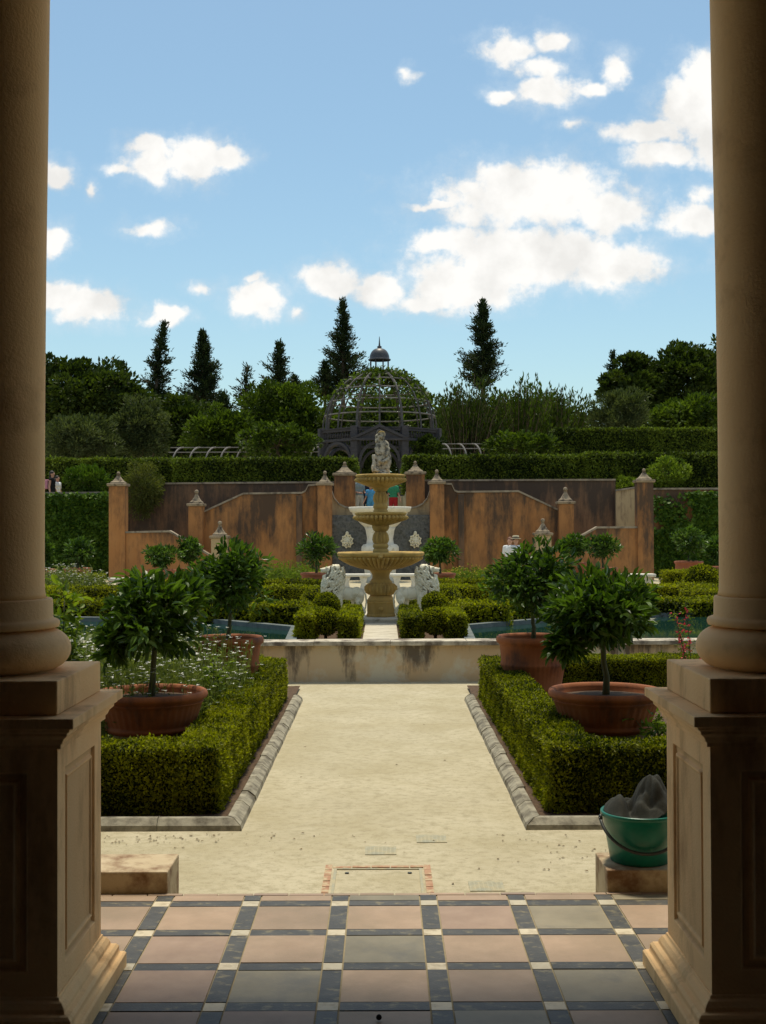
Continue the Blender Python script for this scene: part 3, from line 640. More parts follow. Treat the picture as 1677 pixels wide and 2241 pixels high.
def potted_tree(label, X, Y, zb, rim, ph, tz, cw, chh, cz, leaf, nclump, per, seed, group=None, tall=False, trunk_r=.022, lean=0, mat='citrus', kind='leaf', terr='terra', rimh=.06, oval=1.0, side=None):
    g = np.random.default_rng(seed)
    t = thing('potted_citrus_tree', label, 'potted tree', (X, Y, zb), group=group)
    mb = MB(); b = rim*(.60 if tall else .74)
    pr = [(0, .0), (b*1.0, 0), (b*1.04, .015)]
    if tall:
        for z, r in ((.10, .68), (.30, .76), (.33, .80), (.36, .80), (.38, .78), (.60, .86), (.63, .90), (.655, .90), (.68, .875)): pr.append((rim*r*.98, ph*z, .012 if z > .4 else 0))
    else:
        for z, r in ((.05, .79), (.13, .80), (.165, .765), (.20, .775), (.32, .81), (.62, .88), (.70, .90), (.72, .925), (.755, .925)): pr.append((rim*r, ph*z, .02 if .19 < z < .65 else 0))
    q = ph-rimh
    pr += [(rim*.90, q-.02), (rim*.93, q), (rim*.985, q+.012), (rim*1.0, q+rimh*.45), (rim*.985, q+rimh*.85), (rim*.95, ph), (rim*.90, ph-.005), (rim*.87, ph-.03), (rim*.86, ph-.075), (0, ph-.07)]
    mb.lathe(pr, (0, 0, 0), 168 if leaf < .1 else 28, gad=42 if leaf < .1 else 7, caps=False)
    mb.build('pot', terr, t)
    mb = MB(); mb.lathe([(rim*.865, ph-.06), (rim*.5, ph-.045), (0.01, ph-.04)], (0, 0, 0), 24, caps=False)
    mb.build('soil', 'soil', t)
    mb = MB(); top = cz-zb
    pts = [(0, 0, ph-.08), (.01+lean*.1, 0, ph+.08), (lean*.5, .01, (ph+top-chh*.5)/2+.03), (lean, 0, top-chh*.35), (lean, 0, top)]
    mb.tube(pts, [trunk_r*1.3, trunk_r, trunk_r*.9, trunk_r*.85, trunk_r*.5], 10)
    cc = (lean, 0, top)
    cm = MB(); centers = crown_leaves(cm, cc, (cw/2, cw/2, chh/2), nclump, per, leaf, g, 0, .8, .30 if per > 60 else .34  , kind, .42, .25, .15, .40, .24)
    if side:
        for (dx, dz, rr) in side: crown_leaves(cm, (dx, -.1, top+dz), (rr, rr, rr), 7, per, leaf, g, 0, .8, .5, kind, .42, .25, .2, .3)
    for i in range(min(12, nclump)):
        limb(mb, (lean*.9, 0, top-chh*g.uniform(.1, .4)), centers[i], trunk_r*.45, trunk_r*.15, g, 3, 0, .04, 5)
    mb.build('trunk', 'stem', t); cm.build('crown', mat, t)
    return t
def near_trees():
    Y = 8.7
    potted_tree('glossy citrus tree in a wide low terracotta pot by the right pedestal', wx(1306, Y), Y, .19, .405, .285, 0, .82, .54, wz(1316, Y), .088, 52, 42, 21, lean=-.02, side=[(-.27, -.24, .13)])
    potted_tree('glossy citrus tree in a wide low terracotta pot by the left pedestal', wx(326, Y), Y, .19, .400, .285, 0, .76, .56, wz(1324, Y), .088, 50, 42, 22, lean=.03, side=[(-.24, -.22, .12)])
    Y = 11.5
    potted_tree('citrus tree in a tall banded terracotta pot in the right bed, behind the wide pot', wx(1150, Y), Y, -.12, .345, .73, 0, .83, .66, wz(1258, Y), .08, 66, 38, 23, tall=True, trunk_r=.02, rimh=.07)
    potted_tree('citrus tree in a tall banded terracotta pot in the left bed, behind the wide pot', wx(492, Y), Y, -.12, .335, .73, 0, .70, .68, wz(1252, Y), .08, 64, 38, 24, tall=True, trunk_r=.02, lean=.03, rimh=.07)
    # supports the wide pots stand on, inside the beds
    for x, l in ((1306, 'low stone plinth under the wide right pot'), (326, 'low stone plinth under the wide left pot')):
        mb = MB(); X = wx(x, 8.7); mb.box(X-.22, X+.22, 8.48, 8.92, -.15, .189); tag(mb.build('pot_plinth', 'block', bevel=.006), l, 'plinth')
near_trees()

def flower_clump(name, label, cx, cy, z0, rx, ry, h, nst, leafm, petm, nfl, leaf, fl, seed, cat='flowers', kind=None, group=None, per=8, lw=.35):
    g = np.random.default_rng(seed); mb = MB()
    a = g.uniform(0, 2*PI, nst); q = np.sqrt(g.uniform(0, 1, nst)); bx = cx+rx*q*np.cos(a); by = cy+ry*q*np.sin(a)
    hh = h*g.uniform(.6, 1.05, nst)*(1-.25*q*q); lx = g.normal(0, .12, nst)*hh; ly = g.normal(0, .12, nst)*hh
    idx = np.repeat(np.arange(nst), per); t = g.uniform(.1, 1, len(idx))
    P = np.stack([bx[idx]+lx[idx]*t, by[idx]+ly[idx]*t, z0+hh[idx]*t], 1); D = nrm(g.normal(0, 1, (len(idx), 3))*np.array([1, 1, .5])+np.array([0, 0, .5]))
    mb.leaves(P, D, nrm(g.normal(0, .5, (len(idx), 3))+np.array([0, 0, 1])), leaf, leaf*lw, 'fold', 0, g=g)
    # stems as slim blades
    Ps = np.stack([bx, by, np.full(nst, z0)], 1); Ds = np.stack([lx, ly, hh], 1)
    T = g.uniform(0, 1, nst)
    for i in range(nst):
        w = max(.0025, leaf*.04); p = Ps[i]; d = Ds[i]
        mb.add([p+(-w, 0, 0), p+(w, 0, 0), p+d+(w*.5, 0, 0), p+d+(-w*.5, 0, 0)], [(0, 1, 2, 3)], 0)
    if nfl:
        s = g.choice(nst, min(nfl, nst), replace=False); Pc = Ps[s]+Ds[s]; n = len(s)
        for k in range(6):
            an = k*PI/3+g.uniform(0, .3, n); tilt = g.uniform(-.1, .35, n)
            D = np.stack([np.cos(an), np.sin(an), tilt], 1); mb.leaves(Pc, D, np.tile([0, 0, 1.], (n, 1)), fl, fl*.75, 'diamond', 1, g=g)
    o = mb.build(name, [leafm, petm or leafm]); tag(o, label, cat, group, kind); return o
flower_clump('daisies', 'white daisies massed on pale stems inside the left front bed', -1.95, 10.2, ZS, .80, 1.7, .98, 2000, 'herb', 'petal', 900, .045, .020, 31, kind='stuff')
flower_clump('daisies', 'white daisies and pale stems left of the wide pot beside the left column', -3.2, 10.2, ZS, .9, 2.0, 1.05, 1400, 'herb', 'petal', 650, .045, .020, 32, kind='stuff')
def leafy_stem(name, label, X, Y, z0, h, n, leaf, seed, mat, spread=.25, cat='plant', petm=None):
    g = np.random.default_rng(seed); mb = MB()
    for s_ in range(n):
        tx, ty = g.normal(0, spread, 2); hh = h*g.uniform(.65, 1.05); pts = [np.array([X+tx*t*t, Y+ty*t*t, z0+hh*t]) for t in np.linspace(0, 1, 7)]
        mb.tube(pts, [.006*(1-.6*t) for t in np.linspace(0, 1, 7)], 5, 1)
        m = int(20*hh/ .5); t = g.uniform(.15, 1, m); P = np.stack([X+tx*t*t, Y+ty*t*t, z0+hh*t], 1); a = g.uniform(0, 2*PI, m)
        off = np.stack([np.cos(a), np.sin(a), g.uniform(-.2, .5, m)], 1); P2 = np.repeat(P, 3, 0)+np.repeat(off, 3, 0)*np.tile(np.array([.3, .8, 1.3])*leaf, m)[:, None]
        D = nrm(np.repeat(off, 3, 0)+g.normal(0, .45, (m*3, 3))); mb.leaves(P2, D, nrm(np.array([0, 0, 1.])+g.normal(0, .4, (m*3, 3))), leaf, leaf*.5, 'leaf', 0, g=g)
        if petm:
            k = 26; t = g.uniform(.6, 1, k); P = np.stack([X+tx*t*t, Y+ty*t*t, z0+hh*t], 1)+g.normal(0, .012, (k, 3)); mb.leaves(P, g.normal(0, 1, (k, 3)), g.normal(0, 1, (k, 3)), .035, .018, 'leaf', 2, g=g)
    o = mb.build(name, [mat, 'stem', petm or mat]); tag(o, label, cat); return o
leafy_stem('leafy_plant', 'tall light green leafy plant rising beside the left column base', wx(130, 9.2), 9.2, ZS, 1.32, 8, .085, 41, 'lime', .16)
leafy_stem('leafy_plant', 'light green sprig growing between the two left pots', wx(458, 9.6), 9.6, ZS, .78, 4, .05, 42, 'lime', .10)
leafy_stem('leafy_plant', 'bright green sprigs behind the wide right pot', wx(1400, 10.2), 10.2, ZS, .40, 6, .055, 43, 'lime', .14)
leafy_stem('leafy_plant', 'low bright leaves between the wide right pot and the right pedestal', wx(1425, 8.3), 8.3, ZS, .50, 7, .06, 45, 'lime', .12)
leafy_stem('red_salvia', 'tall thin stems of red flowers beside the right column base', wx(1495, 10.4), 10.4, ZS, 1.10, 5, .03, 44, 'lime', .16, 'flowers', 'redp')
def litter():
    g = np.random.default_rng(50); mb = MB(); n = 420
    X = np.concatenate([g.normal(-1.4, .45, 170), g.uniform(-2.2, 2.2, 110), g.normal(-1.1, .5, 60), g.normal(.95, .3, 80)]); Y = np.concatenate([g.normal(7.0, .10, 170), g.uniform(5.6, 13.6, 110), g.uniform(6.9, 7.1, 60), g.uniform(6.3, 7.1, 80)])
    P = np.stack([X, Y, np.full(n, ZS+.004)], 1); a = g.uniform(0, 2*PI, n); D = np.stack([np.cos(a), np.sin(a), g.uniform(-.05, .25, n)], 1)
    keep = ~((np.abs(X) > .82) & (Y > 7.15)) & (np.arange(n) % 5 < 3); P = P[keep]; D = D[keep]
    mb.leaves(P, D, np.tile([0, 0, 1.], (len(P), 1)), .016, .009, 'fold', 0, var=.6, g=g)
    tag(mb.build('leaf_litter', 'litter'), 'scattered dark leaf litter on the sand', 'leaf litter', None, 'stuff')
litter()

# ------------------------------------------------------------------ pool and fountain island
X0 = -.035
def pool():
    zt = .32
    mb = MB(); mb.box(-14, 14, 14.2, 14.42, ZS-.05, .27, 0); t = thing('pool_wall', 'low stained cream retaining wall in front of the pool', 'wall', (0, 14.2, ZS))
    o = mb.build('wall', 'poolwall', t); o.location = (0, -14.2, -ZS)
    mb = MB(); x = -14.0; g = random.Random(4)
    while x < 14: L = .88; mb.box(x+.002, x+L-.002, 14.14, 14.48, .271, .32+g.uniform(-.003, .003)); x += L
    o = mb.build('coping', 'coping', t, bevel=.006); o.location = (0, -14.2, -ZS)
    # pool outline
    def gp(x, y): Y = F*(EYE-zt)/(y*K-1160); return (wx(x, Y), Y)
    far = [gp(1012, 1350), gp(1060, 1346), gp(1178, 1337), gp(1200, 1328), gp(1560, 1325)]
    for s in (1, -1):
        if s == 1: pts = [gp(1026, 1379)]+far
        else: pts = [gp(616, 1379), gp(628, 1352), gp(585, 1348), gp(478, 1338), gp(450, 1335), gp(100, 1330)]
        end = (s*14, pts[-1][1])
        poly = pts+[end, (s*14, 14.45), (pts[0][0], 14.45)]
        if s == -1: poly = poly[::-1]
        mb = MB(); mb.add([(x, y, .262) for x, y in poly], [tuple(range(len(poly)))]); struct(mb.build('pool_water', 'water'))
        mb = MB(); path = [(pts[0][0], 14.49)]+pts[1:]+[end]
        for i in range(len(path)-1):
            a = np.array(path[i]); b = np.array(path[i+1]); d = (b-a)/np.linalg.norm(b-a); n = np.array([-d[1], d[0]])*s*-1
            n = -n if s == 1 else -n
            w = .13; q = [a, b, b+n*w+d*.03, a+n*w-d*.03]
            V = [(p[0], p[1], z) for z in (.05, zt+.001*i) for p in q]
            mb.add(V, [(3, 2, 1, 0), (4, 5, 6, 7), (0, 1, 5, 4), (1, 2, 6, 5), (2, 3, 7, 6), (3, 0, 4, 7)])
        tag(mb.build('pool_edge', 'bluecop'), 'blue grey stone edging of the pool '+('right' if s == 1 else 'left')+' of the fountain', 'pool edging')
    # raised island carrying the fountain, and its path
    mb = MB(); pl = gp(616, 1379), gp(628, 1352), gp(1012, 1350), gp(1026, 1379)
    mb.slab([(pl[0][0]+.1, 14.5), (pl[3][0]-.1, 14.5), (pl[2][0]-.05, 16.6), (1.6, 19.2), (-1.7, 19.2), (pl[1][0]+.05, 16.6)], ZS-.05, .275, 0); struct(mb.build('island_soil', 'soil'))
    mb = MB(); y = 14.49
    while y < 17.2: mb.box(X0-.215, X0+.215, y+.003, min(y+.30, 17.25)-.003, .2, .30+random.uniform(-.002, .002)); y += .30
    struct(mb.build('island_path', 'slab', bevel=.004))
    mb = MB(); mb.slab([(-1.05, 17.27), (1.0, 17.27), (1.0, 18.9), (-1.05, 18.9)], .1, .35, 0); struct(mb.build('fountain_platform', 'slab', bevel=.006))
pool()
for s, nm in ((-1, 'left'), (1, 'right')):
    f = lambda a, b: tuple(sorted((X0+s*a, X0+s*b)))
    hedge('box_hedge', [(*f(.275, .50), 14.78, 17.1, .28, .555)], .03, 9000, label='short box hedge along the %s side of the island path' % nm, seed=60+s, lump=.02)
    hedge('box_hedge', [(*f(.80, 1.02), 14.75, 16.5, .28, .575)], .03, 9000, label='short box hedge at the pool side of the island, %s of the path' % nm, seed=70+s, lump=.02)
    ball_bush(X0+s*.665, 14.92, .50, .165, .026, 9000, 'clipped box ball at the front of the %s island planting' % nm, 80+s)
    ball_bush(X0+s*.72, 16.35, .60, .175, .026, 9000, 'clipped box ball below the %s lion' % nm, 90+s)

def fountain():
    Yc = 17.85; S = .29*Yc/F; cz0 = 1560
    t = thing('tiered_fountain', 'ochre stone three tiered fountain with gadrooned bowls and a cherub on top', 'fountain', (X0, Yc, .351))
    H = lambda y: (cz0-y)*S
    def part(name, prof, gad=0, seg=96, mat='fount', **k):
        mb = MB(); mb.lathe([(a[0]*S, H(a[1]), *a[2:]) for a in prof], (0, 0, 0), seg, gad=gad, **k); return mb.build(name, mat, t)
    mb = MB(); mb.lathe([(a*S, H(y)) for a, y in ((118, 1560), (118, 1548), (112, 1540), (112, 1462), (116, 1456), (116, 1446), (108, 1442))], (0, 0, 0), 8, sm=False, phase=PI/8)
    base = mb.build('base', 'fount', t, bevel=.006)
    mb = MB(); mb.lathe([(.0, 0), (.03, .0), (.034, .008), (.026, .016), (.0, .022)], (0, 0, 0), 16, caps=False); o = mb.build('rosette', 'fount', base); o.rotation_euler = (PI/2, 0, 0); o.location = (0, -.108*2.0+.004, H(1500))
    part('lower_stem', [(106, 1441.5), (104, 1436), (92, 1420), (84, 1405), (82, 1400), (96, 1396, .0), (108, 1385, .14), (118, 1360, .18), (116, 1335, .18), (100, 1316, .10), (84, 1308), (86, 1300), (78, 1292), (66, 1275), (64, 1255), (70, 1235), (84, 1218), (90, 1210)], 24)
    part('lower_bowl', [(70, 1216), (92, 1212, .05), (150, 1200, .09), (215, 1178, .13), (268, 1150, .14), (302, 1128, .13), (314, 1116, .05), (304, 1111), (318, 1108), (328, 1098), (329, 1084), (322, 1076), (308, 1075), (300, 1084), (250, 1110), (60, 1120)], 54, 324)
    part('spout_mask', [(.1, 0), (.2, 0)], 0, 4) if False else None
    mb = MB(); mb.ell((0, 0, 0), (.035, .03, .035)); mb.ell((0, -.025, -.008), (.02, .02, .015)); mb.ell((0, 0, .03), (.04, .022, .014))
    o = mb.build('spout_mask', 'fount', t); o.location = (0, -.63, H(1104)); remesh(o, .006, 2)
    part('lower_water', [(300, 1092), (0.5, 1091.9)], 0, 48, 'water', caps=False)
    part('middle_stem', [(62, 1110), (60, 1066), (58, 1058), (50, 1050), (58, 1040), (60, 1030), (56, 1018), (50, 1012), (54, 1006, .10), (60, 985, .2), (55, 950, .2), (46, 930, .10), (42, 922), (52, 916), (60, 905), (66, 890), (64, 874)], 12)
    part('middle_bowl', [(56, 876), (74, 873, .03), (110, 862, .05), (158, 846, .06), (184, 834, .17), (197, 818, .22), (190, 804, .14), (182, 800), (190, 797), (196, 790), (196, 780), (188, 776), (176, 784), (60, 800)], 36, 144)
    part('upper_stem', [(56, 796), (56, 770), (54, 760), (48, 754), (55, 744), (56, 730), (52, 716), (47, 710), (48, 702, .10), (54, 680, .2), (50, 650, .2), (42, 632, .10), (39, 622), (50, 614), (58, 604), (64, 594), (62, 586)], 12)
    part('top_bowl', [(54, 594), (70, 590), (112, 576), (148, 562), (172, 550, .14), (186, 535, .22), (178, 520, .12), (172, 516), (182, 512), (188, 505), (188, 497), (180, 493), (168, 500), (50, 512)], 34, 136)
    # cherub with a dolphin, standing in the top bowl
    zt = H(500)
    def pz(x, y, dy=0): return ((x-803)*S, dy, (500-y)*S)
    mb = MB()
    def e(x, y, rx, rz, ry=None, dy=0, rot=None, m=0): mb.ell(pz(x, y, dy), (rx*S, (ry or rx)*S, rz*S), m, 18, 12, rot)
    def c(a, b, r0, r1): mb.cap(pz(*a), pz(*b), r0*S, r1*S)
    e(812, 488, 66, 14); e(812, 474, 50, 22)
    e(812, 208, 26, 32, 28); c((812, 235), (812, 250), 16, 18); e(812, 282, 36, 38, 26); e(814, 325, 34, 36, 28, -.01); e(818, 360, 37, 28, 30)
    c((800, 370, -.02), (792, 415, -.04), 22, 17); c((792, 415, -.04), (790, 470, -.02), 16, 11); c((836, 370, 0), (845, 420, -.02), 23, 18); c((845, 420, -.02), (842, 480, 0), 17, 12)
    c((842, 262), (866, 300, -.02), 13, 12); c((866, 300, -.02), (852, 345, -.06), 12, 9); c((784, 262), (770, 300, -.02), 13, 12); c((770, 300, -.02), (782, 335, -.05), 11, 9); e(784, 338, 9, 9, 9, -.05); e(850, 349, 9, 9, 9, -.06)
    e(786, 235, 24, 30, 24, .02); e(783, 205, 20, 22, 20, .02)
    mb.tube([pz(764, 470, -.06), pz(752, 440, -.05), pz(757, 400, -.03), pz(748, 365, -.02), pz(752, 345, 0)], [24*S, 20*S, 15*S, 9*S, 14*S], 12)
    e(765, 455, 26, 22, 24, -.06); e(748, 432, 10, 8, 10, -.07); e(782, 466, 16, 12, 14, -.09)
    mb.tube([pz(856, 300, .03), pz(868, 350, .02), pz(866, 400, .0), pz(852, 450, -.03), pz(862, 488, -.02)], [10*S, 16*S, 20*S, 20*S, 16*S], 12)
    mb.tube([pz(790, 385, -.07), pz(820, 400, -.09), pz(850, 385, -.06), pz(866, 355, -.02)], [9*S, 14*S, 14*S, 10*S], 10)
    e(812, 210, 6, 6, 6, -.056); 
    for q_ in ((836, 272, 34, 40, 30), (840, 330, 30, 52, 30), (842, 398, 28, 44, 30), (838, 452, 30, 44, 32), (806, 440, 32, 54, 30), (798, 372, 30, 34, 32), (765, 362, 25, 24, 22), (784, 300, 24, 50, 24), (815, 300, 40, 60, 28)): e(q_[0], q_[1], q_[2], q_[3], q_[4])
    for k in range(16):
        a = k/16*2*PI; e(812+24*math.cos(a)*.9, 190+10*math.sin(a), 10, 11, 10, .03*math.sin(a), None)
    for (dx, dy2) in ((-9, -.05), (9, -.05)): e(812+dx, 203, 5, 4, 4, dy2)
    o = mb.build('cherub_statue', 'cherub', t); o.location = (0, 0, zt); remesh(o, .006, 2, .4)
    mb = MB()
    for k in range(14):
        a = k/14*2*PI; mb.ell(pz(812+20*math.cos(a), 180+9*math.sin(a), .030*math.sin(a)), (9*S, 10*S, 9*S))
    mb.ell(pz(812, 182), (24*S, 24*S, 14*S)); hr = mb.build('hair', 'cherub_top', o); remesh(hr, .006, 1, .4)
fountain()

def lion(label, X, Y, z, flip):
    t = thing('lion_statue', label, 'statue', (X, Y, z)); s = -1 if flip else 1      # s=1 faces left (-x)
    def p(x, y, z): return (-s*x, y, z)
    mb = MB()
    E = lambda x, y, z, rx, ry, rz, rot=0: mb.ell(p(x, y, z), (rx, ry, rz), 0, 18, 12, (s*rot, 'Y') if rot else None)
    Cc = lambda a, b, r0, r1: mb.cap(p(*a), p(*b), r0, r1)
    E(.06, 0, .355, .12, .088, .125); E(-.07, 0, .350, .15, .074, .090); E(-.195, 0, .345, .105, .078, .095); E(-.10, 0, .315, .13, .062, .066); E(.10, 0, .27, .06, .07, .08)
    Cc((.04, 0, .42), (.13, 0, .60), .085, .07)
    for y, off in ((-.052, -.02), (.055, .05)):     # front legs
        Cc((.07+off, y, .30), (.055+off, y, .18), .052, .036); Cc((.055+off, y, .18), (.065+off, y, .05), .034, .027); E(.085+off, y, .022, .045, .032, .024)
        for k in (-1, 0, 1): E(.122+off, y+k*.018, .016, .014, .011, .014)
    for y, off in ((-.056, -.02), (.058, .05)):      # hind legs
        E(-.225+off, y*.9, .28, .062, .040, .10, .25); Cc((-.215+off, y, .24), (-.205+off, y, .185), .046, .034); Cc((-.205+off, y, .185), (-.282+off, y, .125), .032, .022); Cc((-.282+off, y, .125), (-.270+off, y, .04), .023, .022); E(-.250+off, y, .02, .045, .030, .021)
        for k in (-1, 0, 1): E(-.213+off, y+k*.017, .015, .014, .010, .013)
    mb.tube([p(-.285, 0, .385), p(-.325, 0, .33), p(-.338, -.01, .24), p(-.325, -.02, .15), p(-.31, -.03, .10)], [.02, .015, .012, .012, .011], 10); E(-.308, -.03, .085, .024, .022, .034)
    # head with open jaws
    E(.165, 0, .680, .075, .062, .060); E(.205, 0, .690, .050, .045, .038); Cc((.21, 0, .680), (.278, 0, .678), .044, .036); E(.312, 0, .694, .013, .019, .013); E(.285, 0, .655, .032, .030, .014)
    Cc((.185, 0, .610), (.268, 0, .590), .034, .024); E(.276, 0, .578, .018, .020, .018)
    for y in (-1, 1):
        E(.225, y*.034, .716, .020, .014, .011, .2); E(.232, y*.038, .700, .009, .008, .009); E(.278, y*.018, .664, .026, .016, .016); E(.120, y*.066, .730, .018, .012, .022); E(.185, y*.045, .63, .04, .02, .03)
    o = mb.build('body', 'lion', t); remesh(o, .0055, 2, .5)
    # mane: dark crevices with pale wavy locks lying over them
    g = np.random.default_rng(3); cm = MB()
    def surf(u, a, k=1.0):
        zc = .735-.47*u; xc = .095+.055*min(1, u*1.4); rx = (.070+.078*math.sin(PI*(.12+.70*u)))*k; ry = (.070+.040*math.sin(PI*(.15+.70*u)))*k
        return np.array([xc+rx*math.cos(a), ry*math.sin(a), zc])
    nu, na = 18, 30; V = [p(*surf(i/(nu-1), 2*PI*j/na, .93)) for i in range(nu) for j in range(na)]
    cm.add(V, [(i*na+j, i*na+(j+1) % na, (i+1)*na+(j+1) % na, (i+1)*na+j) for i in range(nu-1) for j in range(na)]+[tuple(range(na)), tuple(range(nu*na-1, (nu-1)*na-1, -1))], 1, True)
    for i in range(420):
        u0 = g.uniform(-.02, .82); a0 = g.uniform(0, 2*PI); sg = math.sin(a0)
        if u0 < .30 and math.cos(a0) > .35: continue
        du = g.uniform(.12, .24); da = g.uniform(-.25, .45)*(1 if sg < 0 else -1); ph = g.uniform(0, 6); am = g.uniform(.06, .16); pts = []
        for q in np.linspace(0, 1, 8):
            pts.append(p(*surf(min(1.02, u0+du*q), a0+da*q+am*math.sin(q*6+ph), 1.0+.07*math.sin(q*PI)+.03*math.sin(q*7+ph))))
        rr = g.uniform(.009, .016); cm.tube(pts, [rr*.7, rr, rr*1.15, rr*1.1, rr, rr*.85, rr*.6, rr*.2], 7)
    for k in range(26):     # crest and brow locks
        a = g.uniform(-1.5, 1.5); st = np.array([.15-.10*g.uniform(0, 1), .055*math.sin(a), .735+.012*math.cos(a)]); pts = [st+np.array([-.028*q, .035*math.sin(a)*q, .008*math.sin(q*2)-.02*q*q]) for q in np.linspace(0, 1.6, 6)]
        cm.tube([p(*q) for q in pts], [.010, .014, .014, .012, .009, .003], 7)
    for k in range(14):     # shaggy tufts on the elbow
        st = np.array([g.uniform(.02, .10), g.choice((-1, 1))*.075, g.uniform(.24, .32)]); pts = [st+np.array([-.01*q, 0, -.05*q]) for q in np.linspace(0, 1.5, 5)]; cm.tube([p(*q) for q in pts], [.008, .013, .013, .009, .002], 7)
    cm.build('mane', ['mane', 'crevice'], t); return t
YL = 17.55
lion('white stone lion with a curly mane facing left beside the fountain', wx(740, YL), YL, .352, False)
lion('white stone lion with a curly mane facing right beside the fountain', wx(901, YL), YL, .352, True)

# ------------------------------------------------------------------ parterre behind the pool
def parterre():
    T = .40
    def H_(boxes, label, seed, leaf=.045, dens=2600, **k): hedge('box_hedge', boxes, leaf, dens, label=label, seed=seed, lump=.03, core=.05, **k)
    for s, nm in ((-1, 'left'), (1, 'right')):
        f = lambda a, b: tuple(sorted((X0+s*a, X0+s*b)))
        H_([(*f(1.02, 1.80), 17.12, 17.7, .1, .565), (*f(1.74, 2.62), 17.75, 18.4, .1, .54), (*f(2.56, 8.5), 18.75, 19.4, ZS, .51)], 'dark box hedge just beyond the pool, %s of the fountain' % nm, 100+s)
        H_([(*f(1.2, 9), 26.0, 26.7, ZS, T)], 'middle row of box hedging beyond the pool on the %s' % nm, 110+s)
        H_([(*f(1.1, 5.6), 29.2, 29.8, ZS, T)], 'farthest row of box hedging on the %s, before the flower bed' % nm, 120+s)
        x0, x1 = f(5.7, 9.5)
        H_([(x0, x1, 22.5, 23.6, ZS, .46)], 'broad block of box hedging behind the pool at the far %s' % nm, 130+s)
        X = X0+s*.75; hedge('box_hedge', [(X-.33, X+.33, 22.4, 24.2, ZS, .34)], .04, 2600, label='small box hedge behind the %s lion' % nm, seed=140+s, lump=.02, core=.05)
        ball_bush(X0+s*1.15, 21.9, .32, .28, .035, 3500, 'box ball in the parterre behind the %s lion' % nm, 150+s)
    Yh = 31; zt = wz(1246, Yh)
    a, b = wx(96, Yh), wx(212, Yh)
    H_([(a-1, b, 31, 31.8, ZS, wz(1240, Yh))], 'taller box hedge in front of the ivy wall on the left', 160)
    a, b = wx(1440, Yh), wx(1560, Yh)
    H_([(a, b+1, 31, 31.8, ZS, wz(1236, Yh))], 'taller box hedge in front of the ivy wall on the right', 161)
    ball_bush(wx(1515, 28), 28, .35, .42, .05, 2500, 'rounded box bush in the right parterre near the right column', 162)
    # benches
    for (xa, xb, Yb, yt, lab) in ((237, 350, 32.5, 1246, 'white stone bench in the parterre by the left pier'), (1340, 1413, 33, 1241, 'white stone bench in the parterre by the right pier'), (733, 800, 36, 1239, 'white stone bench seen behind the left lion'), (842, 909, 36, 1239, 'white stone bench seen behind the right lion')):
        a, b = wx(xa, Yb), wx(xb, Yb); c = (a+b)/2; h = wz(yt, Yb)-ZS; w = (b-a)/2
        t = thing('stone_bench', lab, 'bench', (c, Yb, ZS)); mb = MB(); mb.box(-w, w, -.22, .22, h-.08, h); mb.build('seat', 'white', t, bevel=.02)
        for q in (-1, 1):
            mb = MB(); x = q*w*.55; mb.prism([(x-.13, 0), (x+.13, 0), (x+.10, .06), (x+.07, .2), (x+.12, h-.081), (x-.12, h-.081), (x-.07, .2), (x-.10, .06)], -.16, .16); mb.build('leg', 'white', t, bevel=.01)
parterre()
def beds():
    G = 'flowers in the far bed'
    for i, (x, Y, rx, h, m, pm, nf, lab) in enumerate([
        (625, 34, 1.0, .95, 'lime', None, 0, 'clump of light green lavender leaves left of the tiered fountain'), (560, 34, .8, .7, 'herb', 'petal', 20, 'low pale herbs left of the light green clump'),
        (1020, 34, .9, .75, 'lime', 'yellow', 240, 'yellow flowers right of the potted tree by the right lion'), (1250, 30.5, .65, .62, 'lime', 'yellow', 260, 'yellow flowers under the pair of potted trees on the right'),
        (145, 29.5, .95, .95, 'herb', 'petal', 260, 'pale white flowering bush before the ivy wall on the left'), (1080, 33, .7, .8, 'lime', 'redp', 16, 'mixed green flowers in front of the couple in white shirts')]):
        flower_clump('flower_clump', lab, wx(x, Y), Y, ZS, rx, .8, h, 420, m, pm, nf, .11, .035, 200+i, per=6, lw=.28)
beds()
def far_pots():
    base = None; G = None
    rows = [(683, 30.5, 1186, 92, 60, 1236, 0, 'far potted tree left of the tiered fountain, behind the left lion'), (950, 30.5, 1190, 86, 56, 1238, 0, 'far potted tree right of the tiered fountain, behind the right lion'),
            (350, 34, 1200, 84, 42, 1228, 1, 'flat topped far potted tree, left one of the pair by the left stair wall'), (410, 35, 1188, 52, 52, 1226, 1, 'small round far potted tree, right one of the pair by the left stair wall'),
            (1237, 34, 1180, 68, 48, 1216, 2, 'heart shaped far potted tree, left one of the pair by the right stair wall'), (1301, 33, 1184, 74, 46, 1227, 2, 'broad far potted tree, right one of the pair by the right stair wall'),
            (168, 34, 1190, 64, 56, 1224, 3, 'far potted tree against the ivy wall on the left, clear of the column'), (1487, 34, 1172, 78, 70, 1214, 4, 'far potted tree against the ivy wall on the right, clear of the column'),
            (92, 33, 1188, 50, 66, 1226, 3, 'far potted tree half hidden behind the left column'), (1556, 32, 1192, 62, 60, 1226, 4, 'far potted tree half hidden behind the right column')]
    for i, (x, Y, cy, cw, ch, ry, k, lab) in enumerate(rows):
        q = ppm(Y); h = wz(ry, Y)-ZS
        potted_tree(lab, wx(x, Y), Y, ZS, .40 if i != 3 else .33, h, 0, cw*q, ch*q, wz(cy, Y), .13, 34, 34, 300+i, group='potted citrus trees in the far parterre', tall=False, trunk_r=.03, terr='terra2', rimh=.07, kind='fold')
far_pots()

